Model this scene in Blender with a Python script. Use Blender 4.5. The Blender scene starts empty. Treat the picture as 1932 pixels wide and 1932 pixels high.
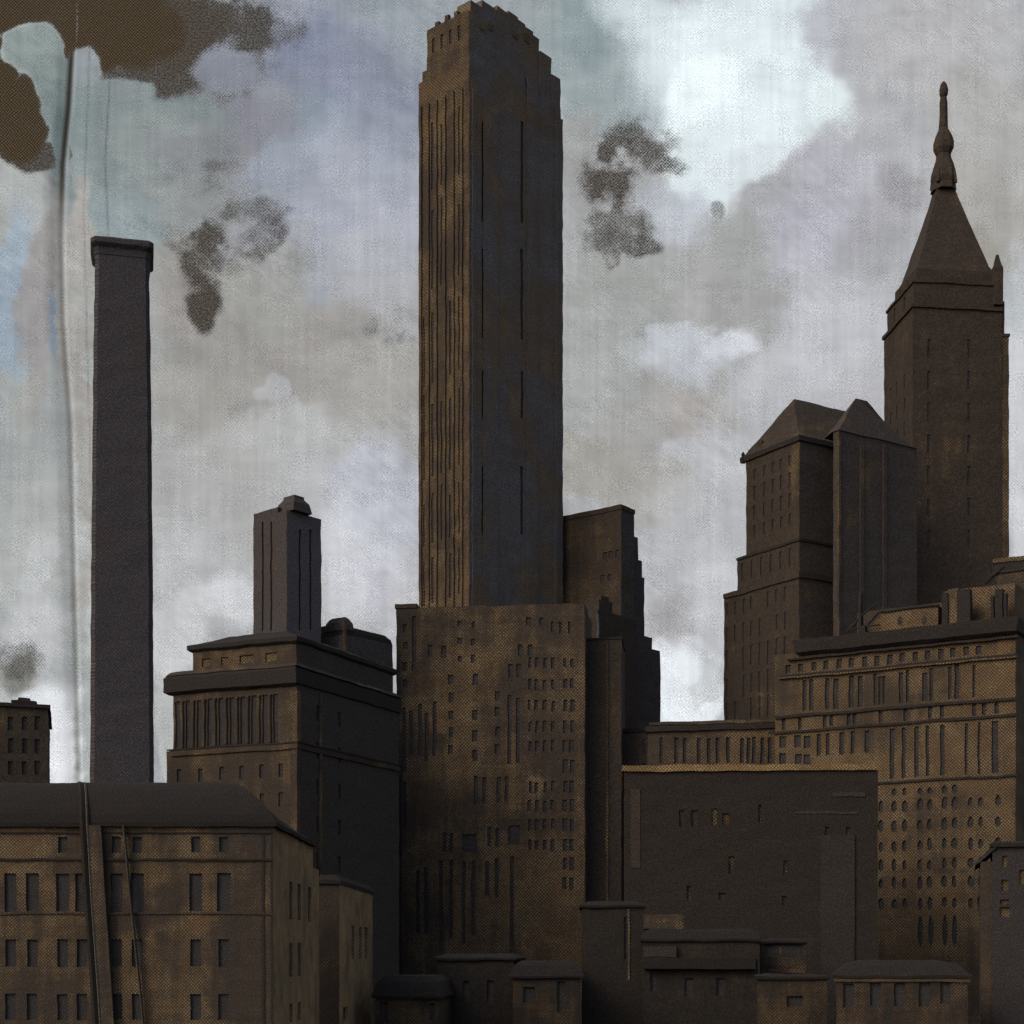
import bpy, bmesh, math, random
import numpy as np
from mathutils import Vector, noise as mnoise

random.seed(7)
R = math.radians
S = bpy.context.scene
C = S.collection

# ------------------------------------------------------------ camera, world, sun, exposure
CAM_H = 34.0
F = 3000.0            # focal length, in units where the picture is 1932 wide
HZ = 1800.0           # row of the horizon
W = 1932.0
cd = bpy.data.cameras.new('camera'); cam = bpy.data.objects.new('camera', cd); C.objects.link(cam)
cam.location = (0, 0, CAM_H); cam.rotation_euler = (R(90), 0, 0)
cd.sensor_width = 36; cd.lens = 36 * F / W
cd.shift_y = (HZ - W / 2) / W
cd.clip_start = 0.5; cd.clip_end = 12000
S.camera = cam

SUN_AZ = -128.0       # degrees from the view direction, to the left and behind
SUN_EL = 35.0
w = bpy.data.worlds.new('World'); S.world = w; w.use_nodes = True
nt = w.node_tree; nt.nodes.clear()
sky = nt.nodes.new('ShaderNodeTexSky'); sky.sky_type = 'NISHITA'; sky.sun_disc = False
sky.sun_elevation = R(SUN_EL); sky.sun_rotation = R(SUN_AZ % 360)
sky.air_density = 1.0; sky.dust_density = 4.0; sky.ozone_density = 1.0
bg = nt.nodes.new('ShaderNodeBackground'); bg.inputs[1].default_value = 0.15
wo = nt.nodes.new('ShaderNodeOutputWorld')
nt.links.new(sky.outputs[0], bg.inputs[0]); nt.links.new(bg.outputs[0], wo.inputs[0])

sl = bpy.data.lights.new('sun', 'SUN'); sl.energy = 0.42; sl.angle = R(22); sl.color = (1.0, .93, .82)
so = bpy.data.objects.new('sun', sl); C.objects.link(so)
sd = Vector((math.sin(R(SUN_AZ)) * math.cos(R(SUN_EL)), math.cos(R(SUN_AZ)) * math.cos(R(SUN_EL)), math.sin(R(SUN_EL))))
so.rotation_euler = sd.to_track_quat('Z', 'Y').to_euler(); so.location = sd * 400

S.render.engine = 'CYCLES'
S.view_settings.view_transform = 'Standard'; S.view_settings.look = 'None'
S.view_settings.exposure = 0.0; S.view_settings.gamma = 1.0
S.cycles.max_bounces = 4

def lin(c):
    return tuple(((v / 255.0) / 12.92 if v / 255.0 <= .04045 else ((v / 255.0 + .055) / 1.055) ** 2.4) for v in c)

# ------------------------------------------------------------ node helpers
class NT:
    def __init__(s, mat): s.t = mat.node_tree
    def n(s, ty, **kw):
        nd = s.t.nodes.new(ty)
        for k, v in kw.items(): setattr(nd, k, v)
        return nd
    def l(s, a, b): s.t.links.new(a, b)
    def m(s, op, a, b=None, c=None, clamp=False):
        nd = s.t.nodes.new('ShaderNodeMath'); nd.operation = op; nd.use_clamp = clamp
        for i, v in enumerate((a, b, c)):
            if v is None: continue
            if isinstance(v, (int, float)): nd.inputs[i].default_value = v
            else: s.l(v, nd.inputs[i])
        return nd.outputs[0]
    def mix(s, f, a, b):
        nd = s.t.nodes.new('ShaderNodeMix'); nd.data_type = 'RGBA'
        if isinstance(f, (int, float)): nd.inputs[0].default_value = f
        else: s.l(f, nd.inputs[0])
        for i, v in ((6, a), (7, b)):
            if isinstance(v, tuple): nd.inputs[i].default_value = v + (1,)
            else: s.l(v, nd.inputs[i])
        return nd.outputs[2]
    def ss(s, v, a, b):
        nd = s.t.nodes.new('ShaderNodeMapRange'); nd.interpolation_type = 'SMOOTHSTEP'
        s.l(v, nd.inputs[0]); nd.inputs[1].default_value = a; nd.inputs[2].default_value = b
        return nd.outputs[0]
    def noise(s, vec, scale, detail=3, rough=.5, dist=0):
        nd = s.t.nodes.new('ShaderNodeTexNoise'); s.l(vec, nd.inputs['Vector'])
        nd.inputs['Scale'].default_value = scale; nd.inputs['Detail'].default_value = detail
        nd.inputs['Roughness'].default_value = rough; nd.inputs['Distortion'].default_value = dist
        return nd.outputs[0]

def weave(q, u, v, s):
    """staggered thread pattern, 0..1, thread spacing s"""
    k = 2 * math.pi / s
    a = q.m('COSINE', q.m('MULTIPLY', u, k)); b = q.m('COSINE', q.m('MULTIPLY', v, k))
    return q.m('MULTIPLY_ADD', q.m('MULTIPLY', a, b), .5, .5)

OCHRE = (.242, .176, .092)
UMBER = (.052, .039, .028)
COAL = (.043, .034, .028)
_mats = {}
def paint(Y, wash=.45, ochre=OCHRE, umber=UMBER, coal=COAL, seed=0.0, name='dry_brushed_stone', warm=1.0, streak=1.0):
    """canvas-like rough masonry: umber ground, ochre threads, patches of charcoal wash. Y sets the size of the grain"""
    key = (round(Y / 20), wash, ochre, umber, coal, seed, name, warm)
    if key in _mats: return _mats[key]
    mt = bpy.data.materials.new(name); mt.use_nodes = True; mt.node_tree.nodes.clear(); q = NT(mt)
    px = Y * W / 1024 / F
    tc = q.n('ShaderNodeTexCoord'); sp = q.n('ShaderNodeSeparateXYZ'); q.l(tc.outputs['Object'], sp.inputs[0])
    u = q.m('ADD', sp.outputs[0], sp.outputs[1]); v = sp.outputs[2]
    cb = q.n('ShaderNodeCombineXYZ'); q.l(u, cb.inputs[0]); q.l(v, cb.inputs[1]); cb.inputs[2].default_value = seed * 7.3
    # threads waver a little
    wv = q.m('MULTIPLY', q.m('SUBTRACT', q.noise(cb.outputs[0], .12 / px, 1), .5), 2.0 * px)
    wp = weave(q, q.m('ADD', u, wv), v, 3.4 * px)
    fine = q.noise(cb.outputs[0], .55 / px, 2, .7)
    grain = q.m('ADD', q.m('MULTIPLY', wp, .62), q.m('MULTIPLY', fine, .85))
    # wash patches: broad, plus streaks running up and down
    big = q.noise(cb.outputs[0], .013 / px, 5, .6, .6)
    mp = q.n('ShaderNodeMapping'); q.l(cb.outputs[0], mp.inputs[0]); mp.inputs['Scale'].default_value = (1, .10, 1)
    st = q.noise(mp.outputs[0], .085 / px, 3, .6)
    mp2 = q.n('ShaderNodeMapping'); q.l(cb.outputs[0], mp2.inputs[0]); mp2.inputs['Scale'].default_value = (.06, 1, 1)
    st2 = q.noise(mp2.outputs[0], .25 / px, 2, .6)
    pw = q.m('ADD', q.m('MULTIPLY', big, .60), q.m('ADD', q.m('MULTIPLY', st, .32 * streak), q.m('MULTIPLY', st2, .10)))
    pw = q.m('ADD', pw, .16 * (1 - streak))
    t = 1 - wash   # threshold
    lo = .51 + (t - .5) * .30
    cover = q.ss(pw, lo - .10, lo + .12)
    tone = q.noise(cb.outputs[0], .04 / px, 3, .6)
    dry = q.m('MULTIPLY', q.m('SUBTRACT', q.noise(cb.outputs[0], .022 / px, 4, .65, .4), .5), .55)
    gthr = q.ss(q.m('SUBTRACT', q.m('ADD', grain, dry), q.m('MULTIPLY', cover, .34)), .62, 1.12)
    och2 = tuple(a * b for a, b in zip(ochre, (.84, .70, .58)))
    oc = q.mix(q.ss(tone, .35, .65), och2, ochre)
    col = q.mix(gthr, umber, oc)
    cc = q.mix(q.ss(q.m('ADD', fine, q.m('MULTIPLY', wp, .25)), .45, .95), tuple(x * .62 for x in coal), tuple(x * 1.75 for x in coal))
    col = q.mix(q.m('MULTIPLY', cover, .86), col, cc)
    bs = q.n('ShaderNodeBsdfPrincipled'); q.l(col, bs.inputs['Base Color']); bs.inputs['Roughness'].default_value = .92
    bs.inputs['Specular IOR Level'].default_value = .15
    bp = q.n('ShaderNodeBump'); bp.inputs['Strength'].default_value = .25; bp.inputs['Distance'].default_value = .5 * px
    q.l(grain, bp.inputs['Height']); q.l(bp.outputs[0], bs.inputs['Normal'])
    o = q.n('ShaderNodeOutputMaterial'); q.l(bs.outputs[0], o.inputs[0])
    _mats[key] = mt
    return mt

def glass(Y): return paint(Y, wash=1.3, coal=(.034, .033, .035), seed=3, name='dark_window', streak=.4)
def trim(Y): return paint(Y, wash=1.2, coal=(.024, .022, .022), seed=5, name='sooty_trim', streak=.5)
def slate(Y): return paint(Y, wash=1.25, coal=(.0175, .016, .016), seed=6, name='charcoal_roofing', streak=.6)

# ------------------------------------------------------------ mesh helpers
class MB:
    def __init__(s): s.v = []; s.f = []
    def __bool__(s): return True
    def quad(s, a, b, c, d):
        n = len(s.v); s.v += [a, b, c, d]; s.f.append((n, n + 1, n + 2, n + 3))
    def box(s, x0, x1, y0, y1, z0, z1, bottom=True):
        n = len(s.v)
        s.v += [(x0, y0, z0), (x1, y0, z0), (x1, y1, z0), (x0, y1, z0), (x0, y0, z1), (x1, y0, z1), (x1, y1, z1), (x0, y1, z1)]
        s.f += [(n, n + 1, n + 5, n + 4), (n + 1, n + 2, n + 6, n + 5), (n + 2, n + 3, n + 7, n + 6), (n + 3, n, n + 4, n + 7), (n + 4, n + 5, n + 6, n + 7)]
        if bottom: s.f.append((n + 3, n + 2, n + 1, n))
    def loft(s, rings, cap0=True, cap1=True):
        base = len(s.v); k = len(rings[0])
        for r in rings: s.v += [tuple(p) for p in r]
        for i in range(len(rings) - 1):
            for j in range(k):
                a = base + i * k + j; b = base + i * k + (j + 1) % k
                s.f.append((a, b, b + k, a + k))
        if cap1: s.f.append(tuple(base + (len(rings) - 1) * k + j for j in range(k)))
        if cap0: s.f.append(tuple(base + j for j in reversed(range(k))))
    def lathe(s, prof, cx=0, cy=0, n=32, rot=0):
        s.loft([[(cx + r * math.cos(rot + 2 * math.pi * j / n), cy + r * math.sin(rot + 2 * math.pi * j / n), z) for j in range(n)] for r, z in prof])
    def bar(s, a, b, r, n=6):
        a = Vector(a); b = Vector(b); d = (b - a).normalized()
        u = d.orthogonal().normalized(); w_ = d.cross(u)
        s.loft([[p + u * r * math.cos(2 * math.pi * j / n) + w_ * r * math.sin(2 * math.pi * j / n) for j in range(n)] for p in (a, b)])
    def tapered(s, x0, x1, y0, y1, prof):
        """rectangular loft; prof = [(inset, z)...]"""
        s.loft([[(x0 + i, y0 + i, z), (x1 - i, y0 + i, z), (x1 - i, y1 - i, z), (x0 + i, y1 - i, z)] for i, z in prof])
    def build(s, name, mat, parent=None, smooth=False, warp=None):
        me = bpy.data.meshes.new(name); me.from_pydata([tuple(p) for p in s.v], [], s.f); me.update()
        if warp:
            amp, size, L = warp
            bm = bmesh.new(); bm.from_mesh(me)
            for it in range(7):
                es = [e for e in bm.edges if e.calc_length() > L]
                if not es or len(bm.edges) > 90000: break
                bmesh.ops.subdivide_edges(bm, edges=es, cuts=1, use_grid_fill=True)
            for v in bm.verts:
                p = v.co.copy(); n1 = mnoise.noise_vector(Vector((p.x * .5, p.y * .5, p.z)) / size); n2 = mnoise.noise_vector(p / (size * .5) + Vector((7, 3, 1)))
                v.co = p + Vector((n1.x * .8 + n2.x * .18, n1.y * .8 + n2.y * .18, (n1.z + n2.z * .5))) * amp
            bm.to_mesh(me); bm.free(); me.update()
        me.materials.append(mat)
        if smooth:
            me.polygons.foreach_set('use_smooth', [True] * len(me.polygons))
        o = bpy.data.objects.new(name, me); C.objects.link(o)
        if parent: o.parent = parent
        return o

def tag(o, label=None, cat=None, group=None, kind=None):
    if label: o['label'] = label
    if cat: o['category'] = cat
    if group: o['group'] = group
    if kind: o['kind'] = kind
    return o

SIDE_KW = dict(coal=(.066, .060, .060), seed=41, name='painted_shade_wall', streak=.9)  # side-face colour with the shade away from the sun painted in
def holed(mb, rects, a0, a1, z0, z1, P, depth, inward):
    """wall face with rectangular openings and their reveals. P(a, z, d) -> point"""
    rects = [r for r in rects if r[0] > a0 + .02 and r[1] < a1 - .02 and r[2] > z0 + .02 and r[3] < z1 - .02]
    xs = sorted(set([a0, a1] + [round(r[i], 4) for r in rects for i in (0, 1)]))
    zs = sorted(set([z0, z1] + [round(r[i], 4) for r in rects for i in (2, 3)]))
    R_ = [tuple(round(v, 4) for v in r) for r in rects]
    for j in range(len(zs) - 1):
        zc = (zs[j] + zs[j + 1]) / 2
        row = [r for r in R_ if r[2] < zc < r[3]]
        i = 0; start = None
        for i in range(len(xs) - 1):
            xc = (xs[i] + xs[i + 1]) / 2
            hole = any(r[0] < xc < r[1] for r in row)
            if not hole and start is None: start = xs[i]
            if hole and start is not None:
                mb.quad(P(start, zs[j], 0), P(xs[i], zs[j], 0), P(xs[i], zs[j + 1], 0), P(start, zs[j + 1], 0)); start = None
        if start is not None:
            mb.quad(P(start, zs[j], 0), P(xs[-1], zs[j], 0), P(xs[-1], zs[j + 1], 0), P(start, zs[j + 1], 0))
    for (p, q_, s_, t) in R_:
        mb.quad(P(p, s_, 0), P(p, t, 0), P(p, t, depth), P(p, s_, depth))
        mb.quad(P(q_, t, 0), P(q_, s_, 0), P(q_, s_, depth), P(q_, t, depth))
        mb.quad(P(p, t, 0), P(q_, t, 0), P(q_, t, depth), P(p, t, depth))
        mb.quad(P(q_, s_, 0), P(p, s_, 0), P(p, s_, depth), P(q_, s_, depth))
    return R_

class Bld:
    """a building seen at a corner: its front runs from the near corner to the left (local -x), its side runs back (local +y)"""
    def __init__(s, name, label, pxc, Y, a, mat=None, cat='building', group=None, wash=.45, seed=0):
        s.a = R(a); s.cy = Y; s.cx = (pxc - W / 2) / F * Y; s.Y = Y
        s.e = bpy.data.objects.new(name, None); C.objects.link(s.e)
        s.e.location = (s.cx, s.cy, 0); s.e.rotation_euler = (0, 0, -s.a); s.e.empty_display_size = 5
        tag(s.e, label, cat, group)
        s.mat = mat or paint(Y, wash=wash, seed=seed)
        s.wall = MB()
        s.panes = []
        s.px = Y / F; s.wk = 1.7
    def dark_side(s, wash=.92, **kw):  # side face takes its own colour
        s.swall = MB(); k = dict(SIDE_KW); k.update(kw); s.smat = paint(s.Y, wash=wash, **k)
    def fx(s, px, y0=0):
        k = (px - W / 2) / F; c, n = math.cos(s.a), math.sin(s.a)
        return (k * (s.cy + y0 * c) - s.cx - y0 * n) / (c + k * n)
    def fy(s, px, x0=0):
        k = (px - W / 2) / F; c, n = math.cos(s.a), math.sin(s.a)
        return (s.cx + x0 * c - k * (s.cy - x0 * n)) / (k * c - n)
    def z(s, py, x=0, y=0):
        D = s.cy - x * math.sin(s.a) + y * math.cos(s.a)
        return CAM_H + (HZ - py) / F * D
    def fwin(s, px, py0, py1, wpx, y0=0, ref=None):
        x = s.fx(px, y0); xr = s.fx(ref, y0) if ref is not None else x
        hw = wpx / 2 * s.px / math.cos(s.a)
        return (x - hw, x + hw, s.z(py1, xr, y0), s.z(py0, xr, y0))
    def swin(s, px, py0, py1, wpx, x0=0, ref=None):
        y = s.fy(px, x0); yr = s.fy(ref, x0) if ref is not None else y
        y2 = s.fy(px + wpx, x0); hw = abs(y2 - y) / 2
        return (y - hw, y + hw, s.z(py1, x0, yr), s.z(py0, x0, yr))
    def block(s, x0, x1, y0, y1, z0, z1, front=(), side=(), depth=None, pname='window', pmat=None, sname=None):
        d = depth or max(.35, 1.5 * s.px)
        Rf = holed(s.wall, list(front), x0, x1, z0, z1, lambda a, z, e: (a, y0 + e, z), d, 1)
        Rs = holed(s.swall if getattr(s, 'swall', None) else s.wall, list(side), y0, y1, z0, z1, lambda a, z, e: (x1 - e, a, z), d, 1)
        m = s.wall
        m.quad((x0, y1, z0), (x0, y0, z0), (x0, y0, z1), (x0, y1, z1))
        m.quad((x1, y1, z0), (x0, y1, z0), (x0, y1, z1), (x1, y1, z1))
        m.quad((x0, y0, z1), (x1, y0, z1), (x1, y1, z1), (x0, y1, z1))
        for (p, q_, a, b) in Rf: s.panes.append((pname, (p, q_, y0 + d * .8, y0 + d * 1.3, a, b), pmat))
        for (p, q_, a, b) in Rs: s.panes.append((sname or pname, (x1 - d * 1.3, x1 - d * .8, p, q_, a, b), pmat))
    def part(s, name, mb, mat, parent=None, smooth=False):
        return mb.build(name, mat, parent or s.e, smooth, warp=(s.px * s.wk, s.px * 26, s.px * 14))
    def boxpart(s, name, mat, *a):
        m = MB(); m.box(*a); return s.part(name, m, mat)
    def finish(s):
        if s.wall.v: s.part('wall', s.wall, s.mat)
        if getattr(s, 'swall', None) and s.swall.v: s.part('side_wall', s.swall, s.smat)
        for name, b, pm in s.panes:
            m = MB()
            if b[5] - b[4] > 2.0 * (max(b[1] - b[0], 0)) and False: pass
            g_ = .12; dx_, dy_ = b[1] - b[0], b[3] - b[2]
            m.box(b[0] - g_, b[1] + g_, b[2] - g_, b[3] + g_, b[4] - g_, b[5] + g_) if False else m.box(*b); s.part(name, m, pm or glass(s.Y))
        return s.e

# ------------------------------------------------------------ ground and streets
def flat(name, x0, x1, y0, y1, z, mat):
    m = MB(); m.quad((x0, y0, z), (x1, y0, z), (x1, y1, z), (x0, y1, z))
    o = m.build(name, mat); tag(o, kind='structure'); return o
gm = paint(300, wash=.8, seed=9, name='dusty_ground')
flat('ground', -2900, 2900, -2900, 2900, 0, gm)
am = bpy.data.materials.new('asphalt'); am.use_nodes = True; q = NT(am)
bs = am.node_tree.nodes['Principled BSDF']; tcn = q.n('ShaderNodeTexCoord')
q.l(q.mix(q.noise(tcn.outputs['Object'], .8, 6, .7), (.03, .03, .032), (.075, .073, .07)), bs.inputs['Base Color']); bs.inputs['Roughness'].default_value = .9
flat('road', -600, 600, 84, 98, .004, am)
flat('road', -8, 6, -400, 84, .004, am)
m = MB(); m.box(-600, 600, 98, 102, 0, .14); m.box(-600, -8, 80, 84, 0, .14); m.box(6, 600, 80, 84, 0, .14)
tag(m.build('pavement', paint(100, wash=.5, seed=2, name='paving', ochre=(.3, .26, .2), umber=(.15, .13, .11))), kind='structure')

# ------------------------------------------------------------ the sky: a great painted dome sheet far behind
def vnoise(x, y, seed):
    xi = np.floor(x).astype(np.int64); yi = np.floor(y).astype(np.int64); xf = x - xi; yf = y - yi
    def h(a, b):
        n = (a * 374761393 + b * 668265263 + seed * 1442695041) & 0xffffffff
        n = ((n ^ (n >> 13)) * 1274126177) & 0xffffffff
        return ((n ^ (n >> 16)) & 0xffff) / 65535.0
    xf = xf * xf * (3 - 2 * xf); yf = yf * yf * (3 - 2 * yf)
    return (h(xi, yi) * (1 - xf) + h(xi + 1, yi) * xf) * (1 - yf) + (h(xi, yi + 1) * (1 - xf) + h(xi + 1, yi + 1) * xf) * yf
def fbm(x, y, seed, octv=4):
    t = 0; a = .5; s_ = 0
    for i in range(octv):
        t = t + a * vnoise(x * 2 ** i, y * 2 ** i, seed + i * 17); s_ += a; a *= .55
    return t / s_

# dabs of cloud colour: cx, cy, rx, ry, angle, colour, softness, opacity
DABS = [
 # broad ground tones
 (300, 620, 420, 330, 0, (156, 155, 152), .9, .9), (560, 700, 330, 260, 0, (163, 161, 157), .8, .9),
 (1250, 700, 330, 300, 0, (164, 166, 166), .8, .9), (1700, 500, 420, 600, 0, (174, 175, 180), .8, .9),
 (80, 900, 260, 420, 0, (158, 163, 163), .8, .9), (480, 1010, 420, 190, 0, (170, 171, 174), .8, .9),
 (1290, 1100, 170, 330, 0, (176, 177, 182), .7, .9), (650, 100, 260, 220, 0, (137, 144, 162), .8, .95),
 (640, 380, 230, 200, 0, (160, 164, 178), .8, .8), (900, 40, 260, 140, 0, (148, 158, 164), .8, .8),
 # upper left
 (560, 60, 130, 70, 10, (150, 156, 172), .6, .8), (600, 130, 80, 90, 0, (126, 136, 164), .7, .7),
 (690, 190, 120, 120, 0, (134, 140, 162), .7, .7), (560, 215, 90, 60, 20, (134, 150, 166), .6, .7),
 (420, 210, 170, 90, -15, (140, 143, 152), .6, .85), (250, 215, 170, 90, 10, (128, 140, 141), .5, .95),
 (230, 320, 170, 110, 0, (130, 143, 144), .6, .9), (320, 300, 110, 80, 30, (142, 150, 150), .6, .8),
 (480, 225, 70, 45, 0, (130, 130, 144), .6, .6), (400, 300, 110, 55, 10, (133, 134, 140), .6, .6),
 (545, 300, 80, 50, -10, (142, 152, 168), .35, .8), (520, 350, 70, 60, 0, (148, 154, 166), .5, .6),
 (370, 390, 120, 60, 0, (146, 150, 150), .5, .7), (230, 420, 90, 50, 0, (140, 156, 160), .5, .8),
 (640, 310, 110, 70, 0, (158, 164, 180), .6, .7), (690, 400, 120, 110, 0, (170, 174, 188), .6, .8),
 (600, 400, 70, 60, 20, (160, 166, 182), .4, .8), (740, 300, 60, 90, 0, (150, 156, 174), .7, .6),
 (625, 545, 28, 60, 5, (148, 158, 172), .5, .8), (560, 440, 50, 30, 0, (158, 160, 166), .3, .7),
 (690, 520, 90, 90, 0, (172, 174, 182), .6, .7), (740, 610, 60, 90, 0, (168, 170, 176), .6, .6),
 (440, 620, 140, 110, 25, (149, 147, 144), .45, .75), (530, 540, 90, 90, 0, (160, 160, 156), .4, .7),
 (360, 540, 60, 90, 0, (155, 150, 146), .5, .7), (600, 680, 120, 80, -20, (154, 150, 146), .5, .7),
 (700, 740, 110, 70, 10, (164, 162, 158), .5, .8), (400, 760, 120, 90, 0, (160, 158, 152), .6, .7),
 (510, 745, 30, 42, 0, (172, 173, 176), .3, .85), (555, 780, 26, 30, 0, (174, 175, 176), .3, .8), (470, 780, 20, 20, 0, (150, 150, 150), .5, .6),
 (560, 850, 170, 70, -5, (176, 177, 178), .6, .8), (720, 940, 90, 90, 0, (180, 182, 196), .7, .85),
 (400, 950, 150, 120, 0, (168, 168, 166), .6, .7), (360, 1080, 90, 110, 0, (178, 179, 182), .6, .8),
 (680, 1060, 90, 80, 0, (192, 194, 203), .6, .9), (640, 1010, 50, 60, 0, (190, 193, 200), .5, .7), (720, 1130, 50, 60, 0, (176, 177, 186), .5, .7),
 (430, 1140, 80, 60, 0, (199, 201, 205), .6, .8), (335, 1200, 60, 80, 0, (186, 188, 190), .5, .8),
 (310, 1370, 30, 110, 0, (170, 172, 172), .4, .9), (765, 1180, 40, 80, 0, (176, 176, 180), .5, .8),
 # left strip
 (25, 370, 60, 60, 0, (168, 173, 172), .5, .9), (20, 560, 40, 160, 0, (144, 162, 180), .6, .9), (15, 470, 25, 50, 0, (150, 168, 182), .5, .8),
 (75, 560, 34, 210, 4, (152, 148, 148), .5, .85), (112, 620, 8, 60, 0, (136, 150, 172), .5, .8), (40, 760, 30, 60, 15, (158, 158, 154), .5, .7),
 (150, 420, 32, 90, 0, (164, 160, 156), .4, .9), (155, 650, 30, 180, 0, (160, 158, 154), .4, .8), (160, 950, 18, 300, 0, (156, 152, 147), .4, .8),
 (155, 1330, 18, 150, 0, (150, 156, 155), .3, .9), (60, 1020, 90, 170, 0, (166, 170, 168), .6, .8), (55, 1060, 30, 70, 0, (184, 186, 188), .6, .6),
 (80, 1380, 70, 110, 0, (210, 213, 217), .5, .95), (60, 1190, 80, 60, 0, (178, 180, 182), .5, .8), (120, 1430, 25, 50, 0, (214, 216, 220), .4, .9),
 (35, 1245, 42, 34, -20, (122, 122, 116), .6, .9),
 # right of the tall tower
 (1130, 90, 130, 110, 0, (150, 164, 168), .6, .9), (1110, 60, 60, 50, 0, (134, 152, 158), .7, .7), (1130, 210, 90, 90, 0, (148, 162, 166), .6, .8),
 (1220, 190, 70, 60, 0, (160, 174, 180), .6, .8), (1240, 40, 120, 60, 20, (188, 202, 206), .7, .9), (1095, 320, 40, 110, 0, (158, 158, 158), .5, .8),
 (1400, 90, 210, 140, 0, (208, 222, 227), .6, .97), (1380, 60, 90, 70, 0, (216, 230, 234), .6, .8), (1520, 170, 110, 70, 15, (210, 224, 228), .45, .95),
 (1340, 210, 80, 110, 0, (220, 234, 239), .5, .9), (1360, 330, 100, 120, 10, (212, 225, 230), .5, .95), (1430, 240, 90, 80, 0, (214, 228, 233), .5, .85),
 (1330, 145, 60, 60, 0, (226, 240, 244), .6, .8), (1350, 400, 40, 60, 0, (206, 220, 226), .4, .8), (1420, 330, 60, 60, 0, (206, 216, 222), .4, .7),
 (1280, 460, 80, 60, -30, (186, 192, 202), .5, .8), (1250, 420, 50, 50, 0, (178, 184, 194), .5, .7),
 (1610, 60, 90, 70, 0, (176, 178, 186), .5, .85), (1620, 100, 50, 60, 0, (166, 166, 172), .5, .6), (1760, 90, 150, 110, 0, (178, 178, 180), .6, .8),
 (1480, 380, 90, 60, -20, (164, 165, 168), .4, .85), (1430, 500, 110, 110, 20, (160, 161, 161), .4, .92), (1390, 590, 100, 60, -10, (162, 163, 162), .35, .9),
 (1300, 540, 90, 80, 0, (165, 166, 165), .4, .8), (1180, 560, 110, 120, 0, (160, 162, 160), .5, .85), (1150, 700, 90, 110, 0, (163, 166, 165), .5, .8),
 (1355, 650, 46, 26, -15, (200, 204, 213), .7, .9), (1290, 690, 70, 34, 12, (186, 191, 200), .9, .8), (1280, 650, 40, 30, 0, (182, 188, 196), .5, .8),
 (1240, 770, 120, 60, -10, (158, 156, 154), .5, .7), (1340, 770, 70, 60, 0, (166, 160, 154), .6, .5), (1130, 870, 110, 60, 0, (160, 157, 150), .5, .85),
 (1540, 460, 90, 90, 0, (176, 177, 190), .6, .8), (1600, 350, 110, 80, 0, (176, 176, 188), .6, .8), (1560, 300, 70, 50, 0, (170, 171, 182), .6, .6),
 (1570, 620, 120, 80, 0, (188, 190, 198), .6, .8), (1480, 690, 80, 60, 0, (184, 186, 192), .6, .7), (1640, 720, 60, 80, 0, (176, 176, 180), .6, .7),
 (1640, 440, 60, 110, 15, (158, 158, 162), .7, .6), (1690, 350, 50, 60, 0, (154, 154, 158), .7, .6),
 (1840, 400, 90, 110, 0, (164, 162, 156), .6, .85), (1860, 250, 90, 110, 0, (170, 169, 166), .7, .8), (1850, 470, 50, 60, 0, (158, 154, 146), .5, .8),
 (1925, 800, 40, 300, 0, (196, 199, 203), .6, .9), (1920, 560, 40, 90, 0, (178, 184, 188), .6, .8),
 (1370, 860, 60, 80, 0, (178, 180, 186), .6, .7), (1230, 940, 70, 60, 0, (162, 160, 154), .6, .7), (1300, 960, 70, 60, 0, (176, 177, 180), .6, .7),
 (1260, 1180, 40, 50, 0, (158, 156, 158), .7, .7), (1330, 1100, 50, 90, 0, (184, 186, 192), .7, .7), (1280, 1290, 60, 80, 0, (212, 219, 225), .5, .95),
 (1340, 1300, 30, 70, 0, (190, 194, 198), .5, .8), (1310, 1340, 60, 24, 0, (212, 220, 226), .4, .9),
]
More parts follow.
